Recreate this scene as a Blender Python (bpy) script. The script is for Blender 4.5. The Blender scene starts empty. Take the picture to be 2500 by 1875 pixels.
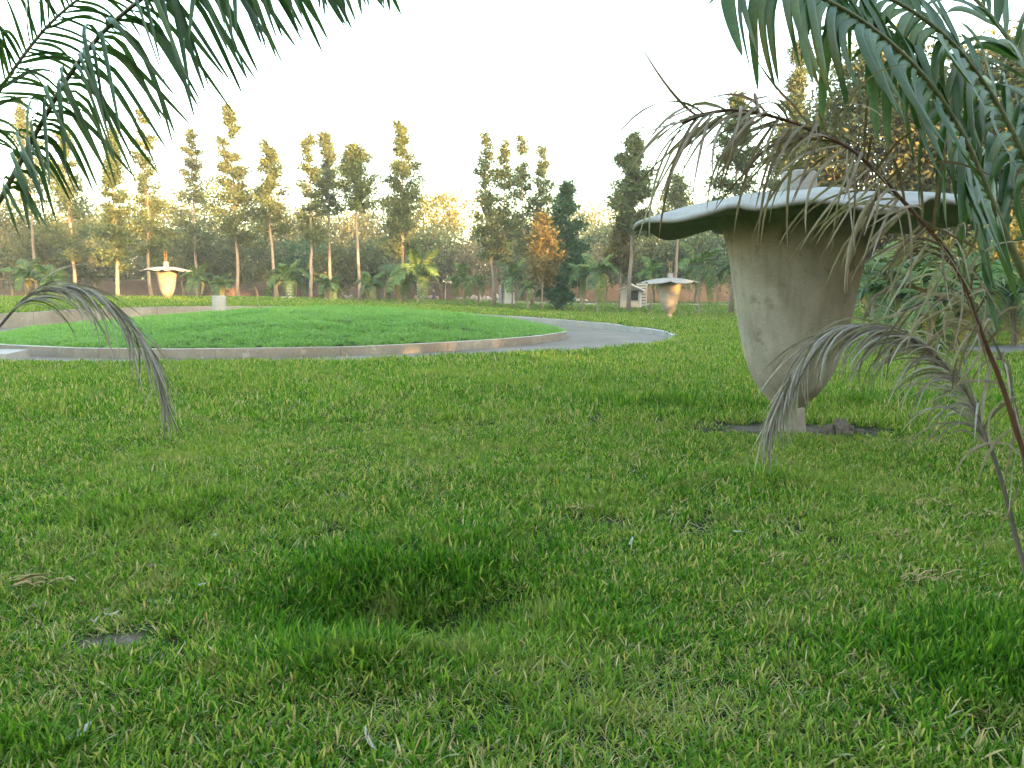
import bpy, bmesh, math, random
import numpy as np
from mathutils import Vector, Matrix, Quaternion

# ------------------------------------------------------------------ camera, sky, sun, exposure
SC = bpy.context.scene
COL = SC.collection
F_PX, CX, CY = 1800.0, 1250.0, 937.5          # photograph is 2500 x 1875
HORIZON = 712.0
CAM_H = 1.5
PITCH = math.atan((CY - HORIZON) / F_PX)

cd = bpy.data.cameras.new('camera')
cd.sensor_width = 36.0
cd.lens = 36.0 * F_PX / 2500.0
cd.clip_start = 0.05
cd.clip_end = 3000
cam = bpy.data.objects.new('camera', cd)
COL.objects.link(cam)
cam.location = (0, 0, CAM_H)
cam.rotation_euler = (math.pi / 2 - PITCH, 0, 0)
SC.camera = cam

SUN_AZ = math.radians(40)      # to the right of straight behind the camera
SUN_EL = math.radians(5.0)
SUN_TO = Vector((math.sin(SUN_AZ) * math.cos(SUN_EL), -math.cos(SUN_AZ) * math.cos(SUN_EL), math.sin(SUN_EL)))

world = bpy.data.worlds.new('World')
SC.world = world
world.use_nodes = True
wn = world.node_tree
wn.nodes.clear()
sky = wn.nodes.new('ShaderNodeTexSky')
sky.sky_type = 'NISHITA'
sky.sun_disc = False
sky.sun_elevation = SUN_EL
sky.sun_rotation = math.atan2(SUN_TO.x, SUN_TO.y)
sky.altitude = 0
sky.air_density = 1.0
sky.dust_density = 2.5
sky.ozone_density = 1.0
bg = wn.nodes.new('ShaderNodeBackground')
bg.inputs['Strength'].default_value = 0.15
wo = wn.nodes.new('ShaderNodeOutputWorld')
wn.links.new(sky.outputs[0], bg.inputs[0])
wn.links.new(bg.outputs[0], wo.inputs[0])

sl = bpy.data.lights.new('sun', 'SUN')
sl.energy = 2.1
sl.angle = math.radians(0.6)
sl.color = (1.0, 0.50, 0.19)
sun = bpy.data.objects.new('sun', sl)
COL.objects.link(sun)
sun.rotation_euler = (-SUN_TO).to_track_quat('-Z', 'Y').to_euler()

vs = SC.view_settings
vs.view_transform = 'Standard'
vs.look = 'None'
vs.exposure = 4.25
vs.gamma = 1.0
vs.use_white_balance = True          # camera set for open shade
vs.white_balance_temperature = 6700
vs.white_balance_tint = 4
vs.use_curve_mapping = False
SC.cycles.max_bounces = 6
SC.cycles.diffuse_bounces = 3
SC.cycles.glossy_bounces = 2
SC.cycles.transmission_bounces = 3
SC.cycles.volume_bounces = 0
SC.cycles.transparent_max_bounces = 4
SC.cycles.caustics_reflective = False
SC.cycles.caustics_refractive = False

# ------------------------------------------------------------------ helpers
def rng(seed):
    return np.random.default_rng(seed)

def ray(px, py):
    u = (px - CX) / F_PX
    v = (CY - py) / F_PX
    cp, sp = math.cos(PITCH), math.sin(PITCH)
    return Vector((u, cp + v * sp, v * cp - sp))

def P(px, py, d):
    r = ray(px, py)
    return Vector((r.x / r.y * d, d, CAM_H + r.z / r.y * d))

def X(px, d, py=760):
    return P(px, py, d).x

def PO(ox, oy, d):               # same in the 2212 px overview
    return P(ox * 1.1302, oy * 1.1302, d)

def smooth(a, b, x):
    t = np.clip((x - a) / (b - a), 0, 1)
    return t * t * (3 - 2 * t)

def hash2(i, j, s):
    n = (i * 374761393 + j * 668265263 + s * 1274126177) & 0x7fffffff
    n = ((n ^ (n >> 13)) * 1274126177) & 0x7fffffff
    return ((n ^ (n >> 16)) & 0xffff) / 65535.0

def vnoise(x, y, seed=0):
    x = np.asarray(x, float); y = np.asarray(y, float)
    xi = np.floor(x).astype(np.int64); yi = np.floor(y).astype(np.int64)
    fx = x - xi; fy = y - yi
    fx = fx * fx * (3 - 2 * fx); fy = fy * fy * (3 - 2 * fy)
    a = hash2(xi, yi, seed); b = hash2(xi + 1, yi, seed)
    c = hash2(xi, yi + 1, seed); d = hash2(xi + 1, yi + 1, seed)
    return (a * (1 - fx) + b * fx) * (1 - fy) + (c * (1 - fx) + d * fx) * fy

def fnoise(x, y, seed=0, o=3):
    s = 0; a = 0.5; f = 1.0
    for k in range(o):
        s = s + a * vnoise(x * f, y * f, seed + k * 7)
        a *= 0.5; f *= 2.03
    return s

# ------------------------------------------------------------------ terrain
RC = np.array([-7.9, 27.6])      # centre of the round lawn
R_IN, R_OUT = 9.9, 13.6
ctrl = [(x, y, 0.0) for x in (-14, -7, 0, 7, 14) for y in (-20, 0, 4, 8)] + [(-20, 13, .18), (-14, 13.2, .20), (-10, 12.3, .20), (-6, 12.3, .20), (-2, 13.2, .18), (1.5, 14.6, .12), (4.6, 18, .05), (8, 15, .02), (14, 14, 0)]
ctrl += [(-40, -20, 0), (40, -20, 0), (-22, 4, .05), (22, 8, 0), (26, 20, -.05), (40, 30, -.1),
         (5.6, 24, 0), (4.6, 30, 0.02), (1.3, 38, 0.06), (9.8, 46, -0.22), (9.5, 60, -0.2), (11.3, 70, -0.1), (12, 88, 0.1),
         (12, 110, 0.1), (40, 110, 0.0), (40, 60, -.2), (-11, 100, 0.39), (-11, 75, 0.32), (-15.6, 75, 0.47), (-30, 80, 0.95),
         (-37, 70, 0.75), (-25, 54, 1.0), (-45, 70, 0.88), (-60, 110, 0.8), (-30, 110, 0.7), (-90, 90, 0.9),
         (-21, 26, 0.28), (-18.5, 36, 0.78), (-13.5, 40, 0.82), (-9, 41, 0.68), (-3, 41, 0.35), (-26, 32, 0.75), (-34, 45, .95),
         (-17, 17, 0.14), (-30, 20, .3), (-3.5, 68, .1), (20, 25, 0), (14, 20, 0), (-7, 130, .4), (60, 140, 0), (-80, 150, .8)]
ctrl = np.array(ctrl)

def base_terrain(x, y):
    x = np.asarray(x, float); y = np.asarray(y, float)
    shp = x.shape
    xf, yf = x.ravel(), y.ravel()
    d = np.hypot(xf, yf)
    sig = 3.2 + 0.06 * d
    out = np.empty_like(xf)
    for a in range(0, len(xf), 20000):
        sl_ = slice(a, a + 20000)
        dx = xf[sl_, None] - ctrl[None, :, 0]
        dy = yf[sl_, None] - ctrl[None, :, 1]
        q = (dx * dx + dy * dy) / (2 * sig[sl_, None] ** 2)
        q = q - q.min(axis=1, keepdims=True)
        w = np.exp(-q) + 1e-9
        out[sl_] = (w * ctrl[None, :, 2]).sum(1) / w.sum(1)
    return out.reshape(shp)

def terrain(x, y):
    x = np.asarray(x, float); y = np.asarray(y, float)
    z = base_terrain(x, y)
    near = 1 - smooth(10, 60, np.hypot(x, y))
    z = z + (fnoise(x / 1.9, y / 1.9, 3) - 0.44) * 0.10 * (0.35 + 0.65 * near)
    # hollow with lush grass in the foreground
    z = z - 0.24 * np.exp(-(((x + 0.52) / 0.62) ** 2 + ((y - 3.36) / 0.34) ** 2))
    z = z + 0.05 * np.exp(-(((x + 0.62) / 0.28) ** 2 + ((y - 2.85) / 0.18) ** 2))
    return z

def T1(x, y):
    return float(terrain(np.array([x]), np.array([y]))[0])

pctrl = np.array([(-8, 14, -.10), (0, 17, -.1), (5, 24, -.08), (4.5, 31, -.24), (1.3, 38.5, -.2), (-4, 40, 0), (-10, 40.5, .2), (-16, 38, .3),
                  (-20, 30, .0), (-20, 24, -.15), (-16, 17, -.12)])
def path_z(x, y):
    x = np.asarray(x, float); y = np.asarray(y, float)
    q = ((x[..., None] - pctrl[:, 0]) ** 2 + (y[..., None] - pctrl[:, 1]) ** 2) / (2 * 4.0 ** 2)
    q = q - q.min(-1, keepdims=True)
    w = np.exp(-q)
    return (w * pctrl[:, 2]).sum(-1) / w.sum(-1)

def island_edge_z(x, y):
    return path_z(x, y) + 0.21

def island_z(x, y):
    x = np.asarray(x, float); y = np.asarray(y, float)
    dx, dy = x - RC[0], y - RC[1]
    r = np.hypot(dx, dy)
    k = R_IN / np.maximum(r, 1e-3)
    e = island_edge_z(RC[0] + dx * k, RC[1] + dy * k)
    c = 0.12
    w = np.clip(r / R_IN, 0, 1)
    b = e * w + c * (1 - w)
    rt = smooth(-15, -5, x)
    dome = (0.42 * (1 - w ** 2)) * (1 - rt) + 0.68 * (1 - w ** 3.0) * rt
    und = (fnoise(x / 1.3, y / 0.8, 11) - .44) * 0.26 * smooth(0, .35, 1 - w)
    pit = -0.22 * np.exp(-(((x + 9.6) / .9) ** 2 + ((y - 24.6) / .55) ** 2))
    return b + dome + und + pit - 0.02

# ------------------------------------------------------------------ object helpers
def tag(o, label=None, cat=None, group=None, kind=None):
    if label: o['label'] = label
    if cat: o['category'] = cat
    if group: o['group'] = group
    if kind: o['kind'] = kind
    return o

def empty(name, loc=(0, 0, 0), rz=0.0, parent=None):
    o = bpy.data.objects.new(name, None)
    o.empty_display_size = 0.2
    COL.objects.link(o)
    o.location = loc
    o.rotation_euler = (0, 0, rz)
    o.parent = parent
    return o

def np_mesh(name, V, Fq, mat=None, smooth_shade=False, attrs=None, midx=None):
    V = np.asarray(V, np.float32)
    me = bpy.data.meshes.new(name)
    if isinstance(Fq, np.ndarray):
        m, k = Fq.shape
        me.vertices.add(len(V)); me.vertices.foreach_set('co', V.ravel())
        me.loops.add(m * k); me.loops.foreach_set('vertex_index', Fq.astype(np.int32).ravel())
        me.polygons.add(m)
        me.polygons.foreach_set('loop_start', np.arange(0, m * k, k, dtype=np.int32))
        me.polygons.foreach_set('loop_total', np.full(m, k, np.int32))
    else:
        me.from_pydata([tuple(v) for v in V.tolist()], [], Fq)
    me.update(calc_edges=True)
    if smooth_shade:
        me.polygons.foreach_set('use_smooth', np.ones(len(me.polygons), bool))
    if attrs:
        for an, arr in attrs.items():
            a = me.attributes.new(an, 'FLOAT', 'FACE')
            a.data.foreach_set('value', np.asarray(arr, np.float32))
    mats = mat if isinstance(mat, (list, tuple)) else [mat]
    for mm in mats:
        if mm: me.materials.append(mm)
    if midx is not None:
        me.polygons.foreach_set('material_index', np.asarray(midx, np.int32))
    me.update()
    return me

def obj(name, me, parent=None, loc=(0, 0, 0)):
    o = bpy.data.objects.new(name, me)
    COL.objects.link(o)
    o.location = loc
    o.parent = parent
    return o

class MB:
    """collects simple shapes into one mesh"""
    def __init__(self):
        self.v = []; self.f = []
    def add(self, vs_, fs):
        o = len(self.v)
        self.v += [tuple(p) for p in vs_]
        self.f += [tuple(i + o for i in f) for f in fs]
    def box(self, a, b):
        x0, y0, z0 = a; x1, y1, z1 = b
        self.add([(x0, y0, z0), (x1, y0, z0), (x1, y1, z0), (x0, y1, z0), (x0, y0, z1), (x1, y0, z1), (x1, y1, z1), (x0, y1, z1)],
                 [(3, 2, 1, 0), (4, 5, 6, 7), (0, 1, 5, 4), (1, 2, 6, 5), (2, 3, 7, 6), (3, 0, 4, 7)])
    def tube(self, pts, rad, n=8, caps=True):
        pts = [Vector(p) for p in pts]
        rings = []
        ref = Vector((0.31, 0.87, 0.39))
        for i, p in enumerate(pts):
            t = (pts[min(i + 1, len(pts) - 1)] - pts[max(i - 1, 0)]).normalized()
            a = t.cross(ref)
            if a.length < 1e-3: a = t.cross(Vector((1, 0, 0)))
            a.normalize(); b = t.cross(a)
            r = rad[i] if hasattr(rad, '__len__') else rad
            rings.append([p + (a * math.cos(k * 2 * math.pi / n) + b * math.sin(k * 2 * math.pi / n)) * r for k in range(n)])
        vs_ = [q for rg in rings for q in rg]
        fs = []
        for i in range(len(rings) - 1):
            for k in range(n):
                fs.append((i * n + k, i * n + (k + 1) % n, (i + 1) * n + (k + 1) % n, (i + 1) * n + k))
        if caps:
            fs.append(tuple(reversed(range(n))))
            fs.append(tuple((len(rings) - 1) * n + k for k in range(n)))
        self.add(vs_, fs)
    def lathe(self, prof, n=32, c=(0, 0, 0), rmod=None):
        vs_ = []
        for (r, z) in prof:
            for k in range(n):
                a = k * 2 * math.pi / n
                rr = r * (rmod(a, z) if rmod else 1)
                vs_.append((c[0] + rr * math.cos(a), c[1] + rr * math.sin(a), c[2] + z))
        fs = []
        for i in range(len(prof) - 1):
            for k in range(n):
                fs.append((i * n + k, i * n + (k + 1) % n, (i + 1) * n + (k + 1) % n, (i + 1) * n + k))
        fs.append(tuple(reversed(range(n)))); fs.append(tuple((len(prof) - 1) * n + k for k in range(n)))
        self.add(vs_, fs)
    def build(self, name, mat, parent=None, loc=(0, 0, 0), sm=False, bevel=0):
        me = bpy.data.meshes.new(name)
        me.from_pydata(self.v, [], self.f)
        me.update()
        if mat: me.materials.append(mat)
        if sm:
            me.polygons.foreach_set('use_smooth', np.ones(len(me.polygons), bool))
        o = obj(name, me, parent, loc)
        if bevel:
            m = o.modifiers.new('bevel', 'BEVEL'); m.width = bevel; m.segments = 2; m.limit_method = 'ANGLE'
        return o

# ------------------------------------------------------------------ materials
def new_mat(name):
    m = bpy.data.materials.new(name)
    m.use_nodes = True
    nt = m.node_tree
    nt.nodes.clear()
    out = nt.nodes.new('ShaderNodeOutputMaterial')
    return m, nt, out

def N(nt, typ, **kw):
    n = nt.nodes.new(typ)
    for k, v in kw.items():
        if k in n.inputs: n.inputs[k].default_value = v
        else: setattr(n, k, v)
    return n

def L(nt, a, b):
    nt.links.new(a, b)

def ramp(nt, fac, stops):
    r = nt.nodes.new('ShaderNodeValToRGB')
    cr = r.color_ramp
    while len(cr.elements) < len(stops): cr.elements.new(0.5)
    for e, (p, c) in zip(cr.elements, stops):
        e.position = p; e.color = (*c, 1)
    if fac is not None: L(nt, fac, r.inputs[0])
    return r

def noise(nt, vec, scale, detail=4, rough=.55):
    n = N(nt, 'ShaderNodeTexNoise')
    n.inputs['Scale'].default_value = scale
    n.inputs['Detail'].default_value = detail
    n.inputs['Roughness'].default_value = rough
    if vec is not None: L(nt, vec, n.inputs['Vector'])
    return n

def mixc(nt, fac, a, b, blend='MIX'):
    m = nt.nodes.new('ShaderNodeMix'); m.data_type = 'RGBA'; m.blend_type = blend
    for sock, val in ((m.inputs[0], fac), (m.inputs[6], a), (m.inputs[7], b)):
        if hasattr(val, 'default_value') or hasattr(val, 'is_linked'): L(nt, val, sock)
        elif isinstance(val, tuple): sock.default_value = (*val, 1)
        else: sock.default_value = val
    return m.outputs[2]

def surface_mat(name, stops, scale=3.0, fine=40.0, rough=.9, bump=.3, bump_scale=30, stains=None, spec=.25, finefac=.35, coord='object', streak=None):
    m, nt, out = new_mat(name)
    tc = N(nt, 'ShaderNodeTexCoord')
    vec = tc.outputs['Object']
    if coord == 'world':
        vec = N(nt, 'ShaderNodeNewGeometry').outputs['Position']
    n1 = noise(nt, vec, scale, 5)
    c = ramp(nt, n1.outputs[0], stops).outputs[0]
    n2 = noise(nt, vec, fine, 3, .7)
    r2 = ramp(nt, n2.outputs[0], [(.3, (.55, .55, .55)), (.7, (1.3, 1.3, 1.3))])
    c = mixc(nt, finefac, c, r2.outputs[0], 'MULTIPLY')
    if stains:
        for (sc_, lo, hi, col, amt) in stains:
            ns = noise(nt, vec, sc_, 6, .6)
            rs = ramp(nt, ns.outputs[0], [(lo, (0, 0, 0)), (hi, (amt, amt, amt))])
            c = mixc(nt, rs.outputs[0], c, col)
    if streak:
        mp = N(nt, 'ShaderNodeMapping'); mp.inputs['Scale'].default_value = (5.5, 5.5, .45)
        L(nt, vec, mp.inputs['Vector'])
        ns = noise(nt, mp.outputs[0], 1.6, 6, .65)
        rs = ramp(nt, ns.outputs[0], [(.46, (0, 0, 0)), (.68, (streak[1],) * 3)])
        c = mixc(nt, rs.outputs[0], c, streak[0])
    b = N(nt, 'ShaderNodeBsdfPrincipled')
    L(nt, c, b.inputs['Base Color'])
    b.inputs['Roughness'].default_value = rough
    b.inputs['Specular IOR Level'].default_value = spec
    nb = noise(nt, vec, bump_scale, 5, .65)
    bp = N(nt, 'ShaderNodeBump'); bp.inputs['Strength'].default_value = bump; bp.inputs['Distance'].default_value = .02
    L(nt, nb.outputs[0], bp.inputs['Height']); L(nt, bp.outputs[0], b.inputs['Normal'])
    L(nt, b.outputs[0], out.inputs[0])
    return m

def leaf_mat(name, stops, trans=.35, rough=.5, spec=.3, world=None, attr='tint', tcol=None, objrand=0.0):
    """stops: colour ramp over the per-leaf 'tint' attribute; world: (scale, colour, strength) patchy species colour"""
    m, nt, out = new_mat(name)
    at = N(nt, 'ShaderNodeAttribute'); at.attribute_name = attr
    c = ramp(nt, at.outputs['Fac'], stops).outputs[0]
    if objrand:
        oi = N(nt, 'ShaderNodeObjectInfo')
        rr = ramp(nt, oi.outputs['Random'], [(0, (1 - objrand, 1 - objrand, 1 - objrand * .8)), (1, (1 + objrand, 1 + objrand, 1))])
        c = mixc(nt, 1.0, c, rr.outputs[0], 'MULTIPLY')
    if world:
        g = N(nt, 'ShaderNodeNewGeometry')
        for (sc_, lo, hi, col, amt) in world:
            nn = noise(nt, g.outputs['Position'], sc_, 4)
            r_ = ramp(nt, nn.outputs[0], [(lo, (0, 0, 0)), (hi, (amt, amt, amt))])
            c = mixc(nt, r_.outputs[0], c, col)
    b = N(nt, 'ShaderNodeBsdfPrincipled')
    L(nt, c, b.inputs['Base Color'])
    b.inputs['Roughness'].default_value = rough
    b.inputs['Specular IOR Level'].default_value = spec
    if trans > 0:
        t = N(nt, 'ShaderNodeBsdfTranslucent')
        tc_ = mixc(nt, 1.0, c, tcol or (1.25, 1.25, .6), 'MULTIPLY')
        L(nt, tc_, t.inputs['Color'])
        mx = N(nt, 'ShaderNodeMixShader'); mx.inputs[0].default_value = trans
        L(nt, b.outputs[0], mx.inputs[1]); L(nt, t.outputs[0], mx.inputs[2])
        L(nt, mx.outputs[0], out.inputs[0])
    else:
        L(nt, b.outputs[0], out.inputs[0])
    return m

M = {}
M['concrete'] = surface_mat('weathered_concrete', [(.25, (0.198, 0.179, 0.146)), (.5, (0.271, 0.243, 0.201)), (.75, (0.330, 0.301, 0.250))], 2.2, 60, .92, .35, 45,
                            [(1.3, .5, .72, (0.158, 0.122, 0.076), .7), (6.0, .58, .70, (0.112, 0.090, 0.061), .6)], streak=((0.125, 0.102, 0.073), .42))
M['concrete_cap'] = surface_mat('pale_concrete', [(.25, (0.172, 0.166, 0.156)), (.5, (0.228, 0.221, 0.209)), (.75, (0.275, 0.270, 0.256))], 2.4, 55, .92, .4, 40,
                                [(2.2, .58, .75, (0.163, 0.132, 0.090), .65), (7, .58, .7, (0.146, 0.136, 0.123), .5)])
M['concrete_plain'] = surface_mat('plain_cement', [(.3, (.27, .265, .255)), (.7, (.35, .345, .335))], 3, 50, .92, .25, 50)
M['kerb'] = surface_mat('brown_kerb_render', [(.25, (0.144, 0.132, 0.108)), (.55, (0.206, 0.196, 0.167)), (.8, (0.269, 0.263, 0.239))], .9, 14, .95, .4, 18,
                        [(.7, .52, .68, (0.138, 0.110, 0.083), .6), (3.0, .6, .7, (0.358, 0.352, 0.329), .5)], coord='world')
M['kerb_top'] = surface_mat('kerb_cement_top', [(.3, (0.310, 0.287, 0.253)), (.7, (0.402, 0.380, 0.345))], 1.2, 16, .92, .3, 20, coord='world')
M['kerb_grey'] = surface_mat('grey_kerb_render', [(.25, (.20, .19, .175)), (.55, (.27, .26, .245)), (.8, (.32, .315, .30))], .9, 14, .95, .4, 18,
                        [(1.0, .55, .7, (.27, .21, .15), .5)], coord='world')
M['path'] = surface_mat('cement_path', [(.25, (0.119, 0.099, 0.080)), (.55, (0.159, 0.136, 0.116)), (.8, (0.196, 0.176, 0.155))], .6, 10, .95, .3, 14,
                        [(.35, .5, .62, (0.088, 0.072, 0.058), .6)], coord='world')
M['asphalt'] = surface_mat('old_asphalt', [(.3, (.11, .105, .10)), (.7, (.16, .15, .145))], .8, 30, .9, .3, 30, coord='world')
M['farpath'] = surface_mat('pale_path', [(.3, (.33, .30, .25)), (.7, (.42, .39, .34))], .6, 8, .95, .2, 12, coord='world')
M['wall'] = surface_mat('brown_wall_render', [(.25, (.09, .062, .042)), (.55, (.135, .095, .065)), (.8, (.17, .125, .09))], .35, 5, .95, .5, 7,
                        [(.25, .52, .68, (.07, .048, .034), .6)], coord='world')
M['wall_top'] = surface_mat('dark_wall_coping', [(.3, (.10, .085, .07)), (.7, (.17, .15, .13))], .6, 6, .95, .3, 7, coord='world')
M['white'] = surface_mat('chalky_white_paint', [(.3, (.42, .40, .36)), (.7, (.52, .505, .47))], .9, 8, .9, .15, 12, [(1.2, .58, .72, (.32, .29, .24), .5)])
M['rock'] = surface_mat('rubble_stone', [(.3, (.34, .29, .23)), (.7, (.52, .47, .40))], 2, 12, .95, .5, 9)
M['soil'] = surface_mat('dry_soil', [(.3, (.10, .08, .065)), (.7, (.19, .16, .135))], 4, 40, 1, .8, 25)
M['bark'] = surface_mat('grey_bark', [(.3, (.17, .135, .105)), (.7, (.29, .24, .19))], 1.2, 9, .95, .5, 9)
M['bark_dark'] = surface_mat('dark_bark', [(.3, (.06, .045, .035)), (.7, (.12, .095, .075))], 1.2, 9, .95, .5, 9)
M['steel'] = surface_mat('rusty_rebar', [(.3, (.20, .11, .05)), (.7, (.32, .20, .09))], 9, 40, .7, .2, 40)
M['dark'] = surface_mat('dark_opening', [(.3, (.03, .033, .035)), (.7, (.06, .065, .065))], 2, 9, .6, .1, 9)

M['grass'] = leaf_mat('lawn_grass_blades', [(0, (.020, .078, .006)), (.33, (.068, .178, .012)), (.6, (.165, .280, .028)), (.80, (.31, .345, .065)), (.86, (.22, .25, .15)), (.91, (.36, .28, .11)), (1, (.50, .42, .24))],
                      .42, .55, .10, world=[(.55, .48, .67, (.225, .285, .055), .48), (2.3, .56, .70, (.33, .275, .12), .38)])
M['mound_grass'] = leaf_mat('mown_mound_grass', [(0, (0.068, 0.178, 0.024)), (.5, (0.123, 0.277, 0.042)), (.85, (0.197, 0.339, 0.062)), (1, (0.271, 0.332, 0.099))],
                      .30, .5, .3, world=[(.5, .45, .65, (0.142, 0.265, 0.050), .55)])
M['leaf_tall'] = leaf_mat('silky_oak_foliage', [(0, (0.044, 0.070, 0.025)), (.5, (0.081, 0.114, 0.039)), (.85, (0.129, 0.159, 0.058)), (1, (0.178, 0.199, 0.082))], .25, .6, .2,
                      world=[(.10, .45, .65, (0.097, 0.119, 0.063), .6)])
M['leaf_olive'] = leaf_mat('olive_foliage', [(0, (0.053, 0.065, 0.023)), (.5, (0.090, 0.104, 0.038)), (1, (0.170, 0.165, 0.064))], .25, .6, .2, world=[(.10, .45, .65, (0.128, 0.117, 0.053), .5)])
M['leaf_broad'] = leaf_mat('dull_green_foliage', [(0, (0.053, 0.076, 0.036)), (.5, (0.088, 0.120, 0.055)), (1, (0.156, 0.189, 0.082))], .25, .6, .2,
                      world=[(.06, .42, .62, (0.131, 0.138, 0.082), .65)])
M['leaf_yellow'] = leaf_mat('yellow_green_foliage', [(0, (0.081, 0.090, 0.027)), (.5, (0.144, 0.149, 0.045)), (1, (0.234, 0.216, 0.081))], .35, .6, .2)
M['leaf_pale'] = leaf_mat('dusty_brown_foliage', [(0, (.12, .10, .06)), (.5, (.19, .165, .105)), (1, (.28, .24, .16))], .3, .7, .2)
M['leaf_fresh'] = leaf_mat('fresh_green_foliage', [(0, (.020, .055, .022)), (.5, (.035, .095, .035)), (1, (.07, .16, .05))], .3, .5, .3)
M['leaf_rust'] = leaf_mat('rusty_foliage', [(0, (0.098, 0.078, 0.027)), (.5, (0.155, 0.129, 0.045)), (1, (0.207, 0.187, 0.072))], .35, .6, .2)
M['palm_far'] = leaf_mat('garden_palm_leaflets', [(0, (0.044, 0.088, 0.035)), (.5, (0.081, 0.144, 0.053)), (.85, (0.150, 0.194, 0.069)), (.93, (0.325, 0.275, 0.125)), (1, (0.425, 0.338, 0.188))], .3, .5, .3, objrand=.35)

def blade_mat(name, stops, trans, rough, spec, fine=60, coat=0):
    m, nt, out = new_mat(name)
    oi = N(nt, 'ShaderNodeObjectInfo')
    tc = N(nt, 'ShaderNodeTexCoord')
    nn = noise(nt, tc.outputs['Object'], 7, 4, .6)
    ad = N(nt, 'ShaderNodeMath'); ad.operation = 'MULTIPLY_ADD'; ad.inputs[1].default_value = .45
    L(nt, oi.outputs['Random'], ad.inputs[0]); 
    sc_ = N(nt, 'ShaderNodeMath'); sc_.operation = 'MULTIPLY'; sc_.inputs[1].default_value = .55
    L(nt, nn.outputs[0], sc_.inputs[0]); L(nt, sc_.outputs[0], ad.inputs[2])
    c = ramp(nt, ad.outputs[0], stops).outputs[0]
    n2 = noise(nt, tc.outputs['Object'], fine, 3, .6)
    r2 = ramp(nt, n2.outputs[0], [(.3, (0.750, 0.750, 0.750)), (.7, (1.562, 1.562, 1.562))])
    c = mixc(nt, .5, c, r2.outputs[0], 'MULTIPLY')
    b = N(nt, 'ShaderNodeBsdfPrincipled')
    L(nt, c, b.inputs['Base Color']); b.inputs['Roughness'].default_value = rough
    b.inputs['Specular IOR Level'].default_value = spec
    t = N(nt, 'ShaderNodeBsdfTranslucent')
    L(nt, mixc(nt, 1.0, c, (1.625, 1.750, 0.625), 'MULTIPLY'), t.inputs['Color'])
    mx = N(nt, 'ShaderNodeMixShader'); mx.inputs[0].default_value = trans
    L(nt, b.outputs[0], mx.inputs[1]); L(nt, t.outputs[0], mx.inputs[2])
    L(nt, mx.outputs[0], out.inputs[0])
    return m
M['palm_green'] = blade_mat('palm_leaflet_green', [(.15, (0.018, 0.043, 0.015)), (.5, (0.029, 0.067, 0.022)), (.8, (0.058, 0.099, 0.025)), (.95, (0.099, 0.111, 0.031))], .22, .45, .34)
M['palm_dead'] = blade_mat('palm_leaflet_dry', [(.15, (.075, .060, .052)), (.38, (.155, .135, .120)), (.60, (.28, .262, .245)), (.85, (.19, .15, .095))], .15, .75, .25)
M['palm_rust'] = blade_mat('palm_leaflet_brown', [(.15, (0.053, 0.031, 0.020)), (.34, (0.102, 0.072, 0.049)), (.54, (0.189, 0.156, 0.123)), (.8, (0.271, 0.242, 0.205))], .15, .7, .25)
M['rachis_green'] = surface_mat('palm_stalk_green', [(.3, (.055, .065, .022)), (.7, (.10, .10, .035))], 6, 40, .5, .2, 30, spec=.4)
M['rachis_brown'] = surface_mat('palm_stalk_brown', [(.3, (.060, .026, .014)), (.7, (.10, .045, .024))], 6, 40, .55, .2, 30, spec=.35)
M['rachis_grey'] = surface_mat('palm_stalk_grey', [(.3, (.08, .065, .055)), (.7, (.14, .118, .10))], 6, 40, .85, .3, 30)
M['straw'] = surface_mat('dry_straw', [(.3, (0.221, 0.150, 0.065)), (.7, (0.338, 0.240, 0.124))], 6, 40, .9, .2, 30)
M['dry_leaf'] = surface_mat('pale_dry_leaf', [(.3, (0.300, 0.277, 0.240)), (.7, (0.510, 0.488, 0.450))], 14, 60, .8, .3, 60)
M['dry_leaf_brown'] = surface_mat('brown_dry_leaf', [(.3, (.12, .075, .045)), (.7, (.19, .135, .09))], 14, 60, .8, .3, 60)
M['skin'] = surface_mat('brown_skin', [(.3, (.10, .06, .04)), (.7, (.13, .08, .055))], 4, 20, .6, .1, 20)
M['cloth_pale'] = surface_mat('pale_blue_shirt', [(.3, (.48, .53, .57)), (.7, (.58, .63, .66))], 4, 20, .9, .1, 20)
M['cloth_blue'] = surface_mat('blue_trousers', [(.3, (.07, .085, .19)), (.7, (.10, .12, .26))], 4, 20, .9, .1, 20)
M['cloth_maroon'] = surface_mat('maroon_shirt', [(.3, (.10, .055, .06)), (.7, (.14, .08, .085))], 4, 20, .9, .1, 20)
M['cloth_dark'] = surface_mat('dark_trousers', [(.3, (.06, .05, .045)), (.7, (.09, .075, .065))], 4, 20, .9, .1, 20)
M['hair'] = surface_mat('black_hair', [(.3, (.015, .012, .010)), (.7, (.03, .025, .02))], 4, 20, .7, .1, 20)

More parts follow.
